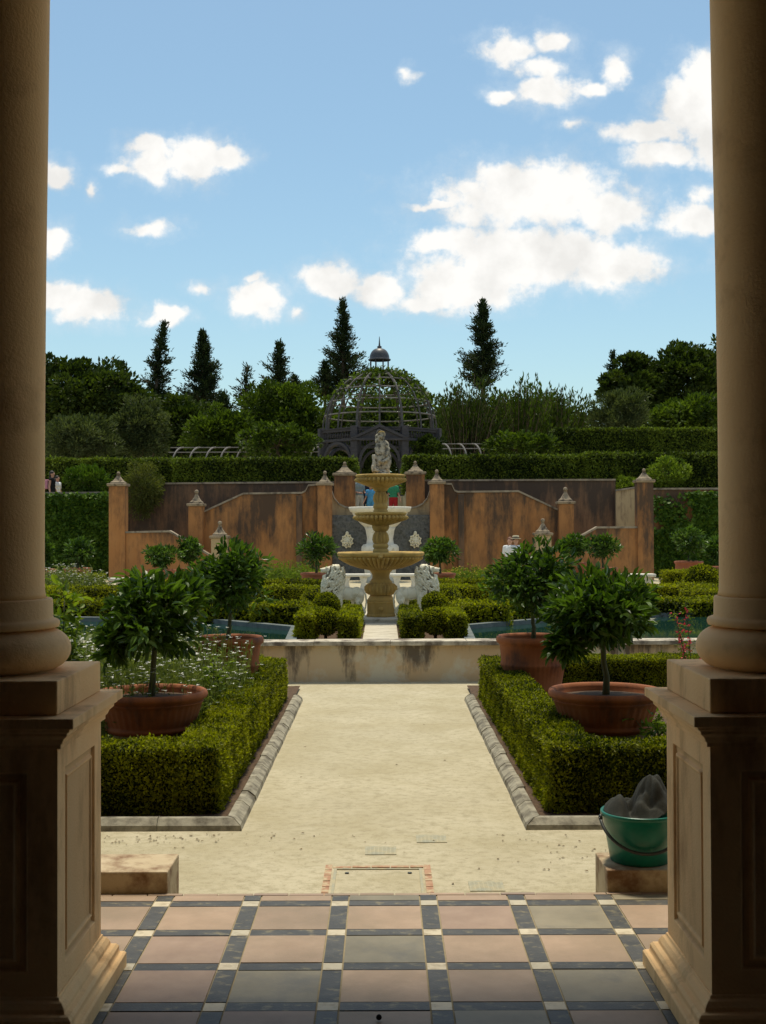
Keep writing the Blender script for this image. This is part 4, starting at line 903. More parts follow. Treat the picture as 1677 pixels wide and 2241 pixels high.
# ------------------------------------------------------------------ terrace walls, stairs, piers
GZ = ZS
def poly_wall(name, pts, Y, thick, mat, label, cope=None, copem='cope_dark', cat='wall', ch=.07, joints=None):
    P = [(wx(x, Y), wz(y, Y)) for x, y in pts]
    t = thing(name, label, cat, (sum(p[0] for p in P)/len(P), Y, GZ)); o3 = (-t.location.x, -t.location.y, -GZ)
    poly = [(P[0][0], GZ-.2)]+P+[(P[-1][0], GZ-.2)]
    mb = MB(); mb.prism(poly, Y, Y+thick); o = mb.build('wall', mat, t); o.location = o3
    if cope is not False:
        mb = MB()
        for i in range(len(P)-1):
            a, b = P[i], P[i+1]
            if abs(a[0]-b[0]) < .05: continue
            mb.prism([(a[0], a[1]+.003), (b[0], b[1]+.003), (b[0], b[1]+ch), (a[0], a[1]+ch)], Y-.05, Y+thick+.05)
        o = mb.build('coping', copem, t); o.location = o3
    return t
def pier(x0, x1, ytop, yfin, Y, label, mat='orange_clean', ball=True, zbot=None, group=None):
    a, b = wx(x0, Y), wx(x1, Y); c = (a+b)/2; h = (b-a)/2; z = wz(ytop, Y)-GZ; zf = wz(yfin, Y)-GZ
    zb = 0 if zbot is None else zbot-GZ
    t = thing('wall_pier', label, 'pier', (c, Y+h, GZ)); mb = MB(); mb.box(-h, h, -h, h, zb, z); mb.build('shaft', mat, t, bevel=.01)
    mb = MB(); mb.square([(h+.04, z+.002), (h+.06, z+.04), (h+.06, z+.09), (h+.02, z+.10)], (0, 0, 0)); mb.build('cap', 'finial', t)
    f = MB(); k = zf-z-.1; f.square([(h*.86, z+.101), (h*.84, z+.10+k*.10), (h*.60, z+.10+k*.22), (h*.40, z+.10+k*.40), (h*.24, z+.10+k*.58), (h*.17, z+.10+k*.66), (h*.24, z+.10+k*.69), (h*.14, z+.10+k*.72)], (0, 0, 0))
    f.ell((0, 0, z+.10+k*.86), (k*.155, k*.155, k*.155)); f.build('finial', 'finial', t)
def walls():
    # back wall holding the upper terrace
    poly_wall('terrace_wall', [(268, 1045), (735, 1043)], 45.2, .4, 'orange_dirty', 'tall dark stained wall behind the left stairs')
    poly_wall('terrace_wall', [(912, 1040), (1330, 1040)], 45.2, .4, 'orange_dirty', 'tall dark stained wall behind the right stairs')
    poly_wall('terrace_wall', [(1331, 1063), (1380, 1056)], 45.0, .2, 'pale_st', 'pale stained wall panel beside the right end pier')
    poly_wall('terrace_wall', [(-420, 1066), (238, 1064)], 44.6, .4, 'orange', 'ivy covered wall left of the left end pier')
    poly_wall('terrace_wall', [(1412, 1060), (2080, 1060)], 44.6, .4, 'orange', 'ivy covered wall right of the right end pier')
    # upper stair parapets
    poly_wall('stair_wall', [(438, 1107), (526, 1067), (652, 1066), (660, 1062), (666, 1050), (686, 1048)], 43.6, .35, 'orange', 'streaked orange parapet wall of the upper left stairs')
    poly_wall('stair_wall', [(959, 1047), (976, 1048), (982, 1062), (990, 1065), (1120, 1064), (1209, 1106)], 43.6, .35, 'orange', 'streaked orange parapet wall of the upper right stairs')
    # lower stair parapets
    poly_wall('stair_wall', [(268, 1150), (366, 1148), (456, 1202)], 42.4, .35, 'orange', 'low orange parapet wall sloping down from the left end pier')
    poly_wall('stair_wall', [(1188, 1200), (1290, 1143), (1380, 1143)], 42.4, .35, 'orange', 'low orange parapet wall sloping up to the right end pier')
    # pilasters on the parapets
    for (x0, x1, y, Y, lab) in ((640, 653, 1070, 43.45, 'narrow pilaster strip on the upper left parapet wall'), (990, 1003, 1068, 43.45, 'narrow pilaster strip on the upper right parapet wall')):
        mb = MB(); mb.box(wx(x0, Y), wx(x1, Y), Y, Y+.148, GZ, wz(y, Y)); tag(mb.build('pilaster', 'orange_dirty', bevel=.01), lab, 'pilaster')
    # centre: low swooping parapets above the grotto wall
    sw = [(717, 1062), (722, 1078), (732, 1090), (746, 1097), (768, 1101)]
    poly_wall('swoop_wall', sw, 43.8, .3, 'pale_st', 'curved pale parapet left of the landing above the grotto wall')
    poly_wall('swoop_wall', [(2*823-x, y) for x, y in sw][::-1], 43.8, .3, 'pale_st', 'curved pale parapet right of the landing above the grotto wall')
    # grotto wall
    Y = 43.5; a, b = wx(717, Y), wx(930, Y); zt = wz(1112, Y)
    t = thing('grotto_wall', 'rough dark grey stone wall behind the white basin', 'wall', ((a+b)/2, Y, GZ)); hw = (b-a)/2
    nx, nz = 70, 40; XX, ZZ = np.meshgrid(np.linspace(-hw, hw, nx), np.linspace(0, zt-GZ, nz)); YY = -.06*np.abs(wob(XX, ZZ, XX*0, 7, 3))-.03*rng.uniform(0, 1, XX.shape)
    mb = MB(); mb.add(np.stack([XX, YY, ZZ], -1).reshape(-1, 3), np.array([(j*nx+i, j*nx+i+1, (j+1)*nx+i+1, (j+1)*nx+i) for j in range(nz-1) for i in range(nx-1)]), 0, True)
    mb.box(-hw, hw, 0.001, .28, 0, zt-GZ-.001); mb.build('wall', 'grotto', t)
    for x, nm in ((750, 'left'), (897, 'right')):
        Y = 43.4; t = thing('mask_spout', 'white carved mask fountain on the grey wall, %s of the white basin' % nm, 'mask', (wx(x, Y), Y, wz(1170, Y)))
        mb = MB(); r = .145; q8 = .88
        mb.ell((0, 0, .02), (r, .10, r*1.25), 0, 16, 12); mb.ell((0, -.10, -.02), (.05, .06, .05)); mb.ell((0, -.08, -.11), (.08, .05, .05))
        for q in (-1, 1): mb.ell((q*.07, -.08, .06), (.04, .03, .025)); mb.ell((q*.09, -.06, -.03), (.05, .04, .05))
        for k in range(18):
            a_ = k/18*2*PI; rr = .165+.035*(k % 2); mb.ell((rr*math.cos(a_), -.02, .03+rr*1.15*math.sin(a_)), (.038, .05, .038))
        mb.ell((0, -.02, .30), (.06, .05, .08)); o = mb.build('face', 'mane', t); remesh(o, .013, 1)
        mb = MB(); mb.tube([(0, -.12, -.10), (0, -.2, -.12), (0, -.24, -.16)], .02, 8); mb.build('spout', 'finial', t)
    # white basin on its pedestal
    Y = 42.2; q = ppm(Y); S = .29*Y/F; c = X0*Y/17.8-.08
    t = thing('white_basin', 'wide white stone basin on a pedestal in front of the grey wall', 'basin', (wx(821, Y), Y, GZ)); zz = lambda yz: EYE-((900+.29*yz)-1160)/F*Y-GZ
    mb = MB(); mb.lathe([(120*S, zz(872)), (150*S, zz(845)), (192*S, zz(800)), (205*S, zz(778)), (212*S, zz(762)), (226*S, zz(758)), (236*S, zz(735)), (236*S, zz(722)), (220*S, zz(721)), (212*S, zz(735)), (10*S, zz(760))], (0, 0, 0), 64, caps=False); mb.build('bowl', 'white', t)
    mb = MB(); mb.lathe([(112*S, 0), (130*S, zz(1075)), (142*S, zz(1050)), (140*S, zz(1022)), (128*S, zz(1006)), (104*S, zz(1000)), (98*S, zz(960)), (108*S, zz(900)), (120*S, zz(871)), (10*S, zz(870))], (0, 0, 0), 48, caps=False); mb.build('pedestal', 'white', t)
    # piers
    pier(235, 270, 1048, 1016, 42.3, 'tall end pier with a pointed finial at the left of the stairs')
    pier(1378, 1412, 1044, 1013, 42.3, 'tall end pier with a pointed finial at the right of the stairs', mat='orange')
    pier(407, 438, 1092, 1056, 43.2, 'pier with a ball finial halfway up the left stairs')
    pier(1208, 1240, 1090, 1053, 43.2, 'pier with a ball finial halfway up the right stairs')
    pier(456, 490, 1162, 1124, 42.2, 'short pier with a ball finial at the foot of the left stairs', mat='pale_st')
    pier(1158, 1191, 1158, 1121, 42.2, 'short pier with a ball finial at the foot of the right stairs', mat='pale_st')
    pier(686, 717, 1048, 1016, 43.1, 'ball topped pier at the left edge of the grotto wall')
    pier(929, 960, 1046, 1014, 43.1, 'ball topped pier at the right edge of the grotto wall')
    pier(722, 767, 1027, 996, 44.6, 'broad upper pier left of the hedge opening')
    pier(878, 918, 1025, 995, 44.6, 'broad upper pier right of the hedge opening')
    # terrace ground behind the walls
    zT = 3.05
    for nm, b in (('terrace_ground', (-60, wx(768, 46), 45.7, 180, GZ, zT)), ('terrace_ground', (wx(877, 46), 60, 45.7, 180, GZ, zT)), ('terrace_ground', (wx(768, 46), wx(877, 46), 52.0, 180, GZ, zT-.01)), ('landing', (wx(768, 46), wx(877, 46), 44.12, 51.99, GZ, 1.93)),
                  ('terrace_ground', (-60, wx(268, 45), 45.05, 45.69, GZ, 2.4)), ('terrace_ground', (wx(1412, 45), 60, 45.05, 45.69, GZ, 2.4))):
        mb = MB(); mb.box(*b); struct(mb.build(nm, 'sand'))
walls()

def ivy(label, x0, x1, y0, y1, Y, n, seed, leaf=.13, dens=lambda u, v: 1):
    g = np.random.default_rng(seed); mb = MB(); X0_, X1_ = wx(x0, Y), wx(x1, Y); Z1, Z0 = wz(y0, Y), wz(y1, Y)
    X = g.uniform(X0_, X1_, n); Z = g.uniform(Z0, Z1, n); w = wob(X, Z, X*0, 1.6, seed); u = (X-X0_)/(X1_-X0_); v = (Z-Z0)/(Z1-Z0)
    keep = (w+g.normal(0, .25, n)) > np.array([dens(a, b) for a, b in zip(u, v)]); X = X[keep]; Z = Z[keep]; n = len(X)
    P = np.stack([X, Y-.04-np.abs(wob(X, Z, X*0, 5, seed+1))*.14-g.uniform(0, .08, n), Z], 1); D = nrm(np.stack([g.normal(0, .6, n), -.5+g.normal(0, .3, n), -.6+g.normal(0, .6, n)], 1))
    mb.leaves(P, D, nrm(np.array([0, -1, .4])+g.normal(0, .45, (n, 3))), leaf, leaf*.85, 'hex', 0, g=g)
    for k in range(10):
        x = g.uniform(X0_, X1_); pts = [(x+.3*math.sin(i*1.3+k), Y-.03, GZ+(Z1-GZ)*i/7*g.uniform(.9, 1)) for i in range(8)]; mb.tube(pts, .02, 5, 1)
    tag(mb.build('climbing_ivy', ['ivy', 'bark']), label, 'ivy')
ivy('thick green ivy climbing the wall between the left column and end pier', -100, 236, 1064, 1245, 44.55, 20000, 401, dens=lambda u, v: -.55+(.5 if (u > .78 and v < .25) else 0))
ivy('green ivy climbing the wall between the right end pier and column', 1408, 1760, 1064, 1245, 44.55, 19000, 402, dens=lambda u, v: -.25+(.9 if (u < .25 and v > .55) else 0)-.3*u)

# terrace hedges
def far_hedges():
    Y = 47.3; z1 = wz(990, Y)
    k = dict(leaf=.10, dens=850, mats=('yew', 'boxcore'), lump=.05, core=.08, cat='hedge')
    hedge('tall_hedge', [(wx(375, Y), wx(770, Y), Y, Y+1.4, 3.0, z1)], label='tall clipped hedge left of the opening below the domed gazebo', seed=410, **k)
    hedge('tall_hedge', [(wx(-300, Y+.6), wx(372, Y+.6), Y+.6, Y+1.9, 3.0, wz(990, Y+.6))], label='tall clipped hedge at the far left beside the left column', seed=411, **k)
    hedge('tall_hedge', [(wx(873, Y), wx(1268, Y), Y, Y+1.4, 3.0, wz(986, Y))], label='tall clipped hedge right of the opening below the domed gazebo', seed=412, **k)
    hedge('tall_hedge', [(wx(1270, Y-.5), wx(1330, Y-.5), Y-.5, Y+1.2, 3.0, wz(980, Y-.5))], label='short lighter green hedge block standing forward of the right hedge', seed=413, **k)
    hedge('tall_hedge', [(wx(1332, Y+.2), wx(1950, Y+.2), Y+.2, Y+1.6, 3.0, wz(982, Y+.2))], label='tall clipped hedge at the far right behind the round bush', seed=414, **k)
    Y = 54; hedge('tall_hedge', [(wx(1200, Y), wx(1650, Y), Y, Y+1.6, 3.0, wz(928, Y))], label='higher dark hedge behind the right hand hedge', seed=415, **k)
far_hedges()
def bush(name, label, x0, x1, y0, y1, Y, mat, leaf, nclump, per, seed, cat='bush', zb=3.0, kind='fold', asp=.45, up=.3, droop=0, crad=.26, trunk=True, depth=None, shell=.4, flat=.8, irr=None):
    irr = irr if irr is not None else (.26 if cat == 'tree' else .18)
    g = np.random.default_rng(seed); q = ppm(Y); rx = (x1-x0)/2*q; z1, z0 = wz(y0, Y), wz(y1, Y); rz = (z1-z0)/2; c = (wx((x0+x1)/2, Y), Y, (z1+z0)/2); ry = depth or min(rx, 6)
    t = thing(name, label, cat, (c[0], Y, zb)); L = (-c[0], -Y, -zb)
    mb = MB()
    if cat == 'tree': leaf *= .80; per = int(per*1.45)
    cc = crown_leaves(mb, c, (rx, ry, rz), nclump, per, leaf, g, 0, flat, crad, kind, asp, up, droop, shell, irr)
    o = mb.build('crown', mat, t); o.location = L
    mb = MB(); r = max(.04, .035*(z1-zb)); mid = (c[0], Y, c[2]-rz*.3)
    limb(mb, (c[0], Y, zb), mid, r, r*.6, g, 4, 0, .03)
    for i in range(min(14, nclump)): limb(mb, mid, cc[i], r*.35, r*.1, g, 4, 0, .06, 5)
    o = mb.build('trunk', 'bark', t); o.location = L; return t
bush('round_bush', 'round light green bush above the right ivy wall', 1390, 1492, 990, 1058, 46.4, 'lime', .12, 60, 60, 420, zb=2.4, depth=.9)
bush('grassy_bush', 'spiky green bush on the terrace beside the woman on the left', 140, 245, 1004, 1066, 46.2, 'ivy', .18, 60, 45, 421, zb=2.4, asp=.25, up=1.0, depth=.8)
bush('feathery_bush', 'feathery bush spilling over the wall behind the left end pier', 268, 350, 985, 1118, 44.6, 'fern', .13, 90, 60, 422, zb=2.4, asp=.22, droop=.5, crad=.32, depth=.8)
bush('grassy_bush', 'low green plants on the wall beside the right end pier', 1325, 1385, 1030, 1064, 45.5, 'lime', .12, 30, 40, 423, zb=2.3, asp=.3, up=.8, depth=.35)
bush('climber', 'light leaves of the climber over the left pergola by the gazebo', 500, 700, 915, 990, 53.5, 'tree_mid', .17, 90, 50, 424, 'climber', crad=.22, depth=1.2, asp=.6)
bush('climber', 'pale climber leaves over the right pergola', 1040, 1215, 938, 990, 53, 'tree_mid', .17, 70, 45, 425, 'climber', crad=.25, depth=1.0, asp=.6)
bush('climber', 'dark climber hanging in the right arches of the gazebo', 880, 960, 940, 1000, 58, 'tree_dark', .18, 60, 50, 426, 'climber', depth=1.0)

# ------------------------------------------------------------------ domed gazebo and pergolas
def gazebo():
    Yc = 60.; cx = wx(821, Yc); zb = 3.04; t = thing('domed_gazebo', 'dark timber gazebo with an open ribbed dome, lantern and spire', 'gazebo', (cx, Yc, zb)); Rr = 3.0
    Z = lambda y, Y=Yc: wz(y, Y)-zb
    zr = Z(947, 57.5); zt = Z(926, 57.5)
    ang = [R(22.5+45*k) for k in range(8)]
    P = [(Rr*math.sin(a), -Rr*math.cos(a)) for a in ang]
    for (x, y) in P:
        mb = MB(); mb.box(x-.16, x+.16, y-.16, y+.16, 0, zt+.12, 0, math.atan2(y, x), (x, y)); mb.build('post', 'timber', t, bevel=.01)
    for k in range(8):
        a, b = np.array(P[k]), np.array(P[(k+1) % 8]); L = np.linalg.norm(b-a); d = (b-a)/L; n = np.array([d[1], -d[0]])
        def q(u, w, z): p_ = a+d*u+n*w; return (p_[0], p_[1], z)
        bay = MB()
        for (z0, z1, w) in ((zr-.10, zr+.02, .12), (zt-.10, zt+.02, .10), (zt+.021, zt+.07, .15)):
            V = [q(u, s, z) for z in (z0, z1) for (u, s) in ((.16, -w), (L-.16, -w), (L-.16, w), (.16, w))]
            bay.add(V, [(3, 2, 1, 0), (4, 5, 6, 7), (0, 1, 5, 4), (1, 2, 6, 5), (2, 3, 7, 6), (3, 0, 4, 7)])
        for i in range(11):
            u = .3+(L-.6)*i/10; bay.tube([q(u, 0, zr+.02), q(u, 0, (zr+zt)/2), q(u, 0, zt-.1)], [.03, .045, .03], 6)
        bay.build('balustrade', 'timber', t)
        ar = MB(); R0 = L/2-.16; zc = zr-.11-R0; m = 18
        for (r0, r1, w) in ((R0-.13, R0, .10),):
            V = []
            for i in range(m+1):
                an = PI*i/m
                for (r, s) in ((r0, -w), (r1, -w), (r1, w), (r0, w)): V.append(q(L/2-r*math.cos(an), s, zc+r*math.sin(an)))
            Fq = [(4*i+j, 4*i+(j+1) % 4, 4*(i+1)+(j+1) % 4, 4*(i+1)+j) for i in range(m) for j in range(4)]; ar.add(V, Fq)
        ar.build('arch', 'timber', t)
    # pediment over the front bay
    h0, h1 = Z(950, 57), Z(915, 57); w = 1.35; yf = -Rr*math.cos(R(22.5))-.16
    pd = MB(); pd.prism([(-w, h0), (w, h0), (w, h0+.10), (-w, h0+.10)], yf-.10, yf+.02)
    for s in (-1, 1): pd.prism([(s*w, h0+.10), (0, h1), (0, h1-.16), (s*(w-.25), h0+.10)], yf-.12, yf+.01)
    pd.prism([(-w*.78, h0+.10), (w*.78, h0+.10), (0, h1-.17)], yf-.02, yf+.015)
    po = pd.build('pediment', 'timber', t)
    mb = MB(); pts = [(.13*math.cos(i/20*2*PI), yf-.06, h0+.34+.13*math.sin(i/20*2*PI)) for i in range(21)]; mb.tube(pts, .03, 8); mb.build('ring', 'timber_pale', po)
    # dome
    zd = zt+.07; H = Z(803)-zd; prof = [(2.78*math.cos(u)**.92 if u < 1.35 else .5, H*math.sin(u)) for u in np.linspace(0, 1.38, 12)]; prof = [(max(r, .50), z) for r, z in prof]
    for k in range(16):
        a = R(22.5*k+0); pts = [(r*math.sin(a), -r*math.cos(a), zd+z) for r, z in prof]; mb = MB(); mb.tube(pts, .066 if k % 2 else .045, 6, sm=False); mb.build('rib', 'timber' if False else 'timber_rib', t)
    for j in (2, 4, 6, 8):
        r, z = prof[j]; pts = [((r-.02)*math.sin(i/48*2*PI), -(r-.02)*math.cos(i/48*2*PI), zd+z) for i in range(49)]; mb = MB(); mb.tube(pts, .035, 6); mb.build('hoop', 'timber_pale', t)
    # lantern
    zl = zd+H-.05; lt = MB(); lt.lathe([(.60, zl), (.60, zl+.08), (.54, zl+.12), (.50, zl+.12)], (0, 0, 0), 24); lo = lt.build('lantern', 'timber', t)
    zt2 = Z(778)-.0
    for k in range(8):
        a = R(45*k+22.5); mb = MB(); mb.tube([(.46*math.cos(a), .46*math.sin(a), zl+.12), (.46*math.cos(a), .46*math.sin(a), zt2)], .04, 6); mb.build('colonnette', 'timber', lo)
    mb = MB(); mb.lathe([(.54, zt2), (.56, zt2+.05), (.50, zt2+.08)]+[(.49*math.cos(u)**.8, zt2+.08+.52*math.sin(u)) for u in np.linspace(0.02, 1.42, 9)]+[(.10, zt2+.62), (.12, zt2+.68), (.05, zt2+.72), (.035, zt2+.85), (.012, Z(726)), ], (0, 0, 0), 32, gad=16, caps=False)
    mb.build('cupola', 'lead', lo)
    # climber over the dome
    g = np.random.default_rng(77); mb = MB(); n = 9000; u = g.uniform(.15, 1.38, n); az = g.uniform(0, 2*PI, n); w = wob(np.cos(az)*3, np.sin(az)*3, u*3, 1.7, 4)+1.3*(u-1.0)+.45*np.sin(az)*0+g.normal(0, .3, n)+.35*np.sin(az)
    keep = w > .02; u = u[keep]; az = az[keep]; n = len(u); r = 2.78*np.cos(u)**.92+g.normal(.02, .14, n); z = zd+H*np.sin(u)+g.normal(0, .12, n)
    Pp = np.stack([r*np.sin(az), -r*np.cos(az), z], 1); mb.leaves(Pp, nrm(g.normal(0, 1, (n, 3))+np.array([0, 0, -.3])), nrm(g.normal(0, 1, (n, 3))+np.array([0, 0, .8])), .16, .10, 'hex', 0, g=g)
    c = mb.build('climbing_rose', 'tree_mid'); c.location = (cx, Yc, zb); tag(c, 'climbing rose leaves growing over the top of the dome', 'climber')
MT['timber_rib'] = stone('rib_timber', (.060, .055, .052), (.115, .105, .10), 6, .75)
gazebo()
def pergola(label, xs, Y, ytop, ybot, s):
    zb = 3.04; c = wx(sum(xs)/len(xs), Y); t = thing('pergola', label, 'pergola', (c, Y, zb)); zt = wz(ytop, Y)-zb; zq = wz(ybot, Y)-zb; Rr = .9
    for x in xs:
        X = wx(x, Y)-c; pts = [(X, 0, 0), (X, 0, zt-Rr)]+[(X+s*.0+s*.35*(1-math.cos(u)), Rr*(1-math.cos(u)), zt-Rr+Rr*math.sin(u)) for u in np.linspace(.1, PI/2, 7)]; mb = MB(); mb.tube(pts, .038, 6); mb.build('rib', 'timber_pale', t)
    for k, u in enumerate((.25, .8, 1.4)):
        mb = MB(); a, b = wx(xs[0], Y)-c, wx(xs[-1], Y)-c; z = zt-Rr+Rr*math.sin(u); y = Rr*(1-math.cos(u)); mb.tube([(a-.3+s*.1, y, z), (b+.3+s*.1, y, z)], .022, 6); mb.build('rail', 'timber_pale', t)
pergola('curved white timber pergola ribs left of the gazebo', [372, 408, 443, 475, 510, 545, 580, 668], 54, 962, 985, 1)
pergola('curved timber pergola ribs right of the gazebo', [977, 1010, 1042, 1076, 1110, 1150, 1210], 54, 956, 985, -1)

# ------------------------------------------------------------------ trees beyond
def undergrowth():
    g = np.random.default_rng(600); mb = MB(); n = 65000; X = g.uniform(-46, 46, n); zt = 10.3+1.2*wob(X, X*0, X*0, .35, 2)+.5*wob(X, X*0, X*0, 1.3, 4); Z = 3+(zt-3)*g.uniform(0, 1, n)**.8
    P = np.stack([X, 98+g.uniform(-2, 1, n), Z], 1); mb.leaves(P, nrm(g.normal(0, 1, (n, 3))+np.array([0, -.3, .4])), nrm(g.normal(0, 1, (n, 3))+np.array([0, -.6, .6])), .55, .32, 'fold', 0, g=g)
    tag(mb.build('undergrowth', 'tree_dark'), 'dark woodland undergrowth far behind the gazebo and trees', 'undergrowth', None, 'stuff')
undergrowth()
def conifer(label, x, ytop, ybase, hw, Y, lean, seed, dens=1.0, leaf=.27, mat='conifer', shape=.85, zb=3.0):
    g = np.random.default_rng(seed); q = ppm(Y); zt, z0 = wz(ytop, Y), wz(ybase, Y); X = wx(x, Y); Hh = zt-z0; rw = hw*q
    t = thing('conifer', label, 'tree', (X, Y, zb)); L = (-X, -Y, -zb); mb = MB(); tr = MB(); ln = lean*q
    ax = lambda z: X+ln*((z-z0)/Hh)**1.4 if z > z0 else X
    pts = [(ax(z), Y, z) for z in np.linspace(zb, zt, 9)]; tr.tube(pts, [.28*(1-i/9.5) for i in range(9)], 8)
    nb = int(150*dens); P = []; D = []; Tn = []
    for i in range(nb):
        f = (i+g.uniform(0, 1))/nb; z = zt-f*Hh; a = g.uniform(0, 2*PI); r = rw*min(1, 1.25*f)**(shape+.25)*g.uniform(.30, 1.15)*(1+.45*math.sin(f*(11+seed % 5)+seed)*math.cos(a+seed*2.1)*.6+.18*math.sin(f*31+seed))*.86+.04
        x0 = ax(z); tip = np.array([x0+r*math.cos(a)+ln*.04, Y+r*math.sin(a), z+r*g.uniform(.05, .60)]); st = np.array([x0, Y, z-.15])
        if r > .5: limb(tr, st, tip, .05, .015, g, 2, 0, .02, 4)
        n = int((15+32*r)*dens); s = g.uniform(.25 if r > .6 else 0, 1.05, n); k = g.uniform(0, 1)
        pp = st+(tip-st)*s[:, None]+g.normal(0, 1, (n, 3))*np.array([.11, .11, .10])*(.6+s[:, None]*.3)*(1+.22*r)
        dd = nrm((tip-st)/max(r, .1)*.7+g.normal(0, .5, (n, 3))+np.array([0, 0, .25])); P.append(pp); D.append(dd); Tn.append(np.clip(k*.6+g.uniform(0, .4, n), 0, 1))
    P = np.concatenate(P); D = np.concatenate(D); mb.leaves(P, D, nrm(g.normal(0, 1, P.shape)), leaf, leaf*.26, 'fold', 0, np.concatenate(Tn), g=g)
    o = mb.build('crown', mat, t); o.location = L; o = tr.build('trunk', 'bark', t); o.location = L
def trees():
    conifer('thin dark conifer leaning right, leftmost of the row', 335, 696, 875, 34, 82, 20, 501, .9, shape=.5)
    conifer('dense pyramid conifer, second from the left of the row', 438, 714, 885, 52, 84, 0, 502, 1.25, shape=.75)
    conifer('sparse little conifer with gaps, between the pyramid one and the gazebo', 529, 788, 885, 30, 84, 6, 503, .42, shape=.6)
    conifer('middle sized conifer behind the light green bush left of the gazebo', 598, 740, 880, 46, 86, 6, 504, .9, shape=.65)
    conifer('tallest conifer with upswept branches just left of the dome', 742, 648, 860, 52, 88, 0, 505, 1.2, shape=.7)
    conifer('small pointed conifer at the foot of the tallest one', 703, 782, 860, 30, 87, 0, 506, .7)
    conifer('small pointed conifer between the middle sized one and the dome', 636, 812, 870, 24, 87, 0, 510, .6)
    conifer('tall dark conifer right of the dome', 1045, 650, 840, 50, 88, 0, 507, 1.25, shape=.68)
    conifer('small dark conifer at the foot of the pyramid one', 482, 850, 900, 26, 80, 0, 508, .7)
    conifer('narrow conifer at the left of the big right hand trees', 1330, 762, 880, 28, 90, -4, 509, .7)
    B = bush
    B('broad_tree', 'big rounded dark tree beside the left column', 55, 325, 775, 965, 76, 'tree_dark', .40, 170, 85, 520, 'tree', crad=.2, asp=.55, shell=.5)
    B('broad_tree', 'dark tree filling the gap below the leaning conifer', 300, 470, 850, 990, 78, 'tree_dark', .38, 110, 80, 521, 'tree', asp=.55)
    B('olive_tree', 'pale olive green tree in front of the big dark tree', 245, 362, 858, 1000, 62, 'tree_olive', .26, 110, 75, 522, 'tree', asp=.3, up=.5)
    B('olive_tree', 'grey green bushy tree low beside the left column', 85, 260, 898, 1000, 60, 'tree_olive', .26, 120, 75, 523, 'tree', asp=.3, up=.5)
    B('broad_tree', 'light green tree left of the dome', 500, 735, 828, 1000, 70, 'tree_mid', .32, 170, 85, 524, 'tree', asp=.45, crad=.2)
    B('broad_tree', 'low mid green tree behind the left pergola', 400, 560, 880, 1000, 66, 'tree_mid', .30, 110, 75, 525, 'tree', asp=.45)
    B('broad_tree', 'dark tree behind the gazebo arches', 670, 975, 850, 1030, 72, 'tree_dark', .38, 150, 70, 526, 'tree', asp=.5)
    B('broad_tree', 'big dark tree beside the right column', 1385, 1620, 742, 960, 86, 'tree_dark', .44, 170, 85, 527, 'tree', crad=.2, asp=.55, shell=.5)
    B('broad_tree', 'dark tree left of the one beside the right column', 1300, 1440, 768, 960, 84, 'tree_dark', .42, 110, 80, 528, 'tree', crad=.22, asp=.55, shell=.5)
    B('olive_tree', 'grey green olive tree above the right hedges', 1280, 1405, 836, 965, 66, 'tree_olive', .26, 100, 75, 529, 'tree', asp=.3, up=.5)
    B('broad_tree', 'mid green tree under the big dark tree beside the right column', 1390, 1620, 868, 960, 72, 'tree_mid', .34, 120, 75, 530, 'tree', asp=.5)
    B('broad_tree', 'dark mass of a tree behind the spiky shrubs', 930, 1290, 860, 1010, 74, 'tree_dark', .38, 170, 70, 531, 'tree', asp=.4)
    # spiky upswept shrubs right of the gazebo
    for i, (x0, x1, yt, Y, lab) in enumerate(((930, 1080, 805, 66, 'upswept spiky shrub close to the right of the dome'), (1050, 1180, 812, 67, 'upswept spiky shrub in the middle between the dome and olive tree'), (1140, 1268, 830, 68, 'upswept spiky shrub leaning right towards the olive tree'))):
        g = np.random.default_rng(540+i); Y_ = Y; zb = 3.0; c = wx((x0+x1)/2, Y); t = thing('spiky_shrub', lab, 'shrub', (c, Y, zb)); mb = MB(); tr = MB(); hw = (x1-x0)/2*ppm(Y)
        for k in range(120):
            a = g.uniform(-1, 1); top = wz(yt+abs(a)**1.5*45+g.uniform(0, 95), Y); tipx = a*hw*1.08+.4; base = np.array([a*hw*.45, g.uniform(-1, 1)*.8, 0.0]); tip = np.array([tipx, base[1]*2, top-zb]); pts = [base+(tip-base)*s+np.array([-.35*math.sin(s*PI)*a, 0, 0]) for s in np.linspace(0, 1, 6)]
            tr.tube(pts, [.03, .026, .022, .018, .012, .006], 4); n = 46; s = g.uniform(.35, 1, n); pp = base+(tip-base)*s[:, None]+g.normal(0, .09, (n, 3)); dd = nrm((tip-base)[None]*.22+g.normal(0, .45, (n, 3))); mb.leaves(pp, dd, nrm(g.normal(0, 1, (n, 3))), .28, .08, 'fold', 0, np.clip(g.uniform(0, .5)+g.uniform(0, .5, n), 0, 1), g=g)
        mb.build('crown', 'tree_mid' if i != 0 else 'tree_dark', t); tr.build('stems', 'bark', t)
trees()

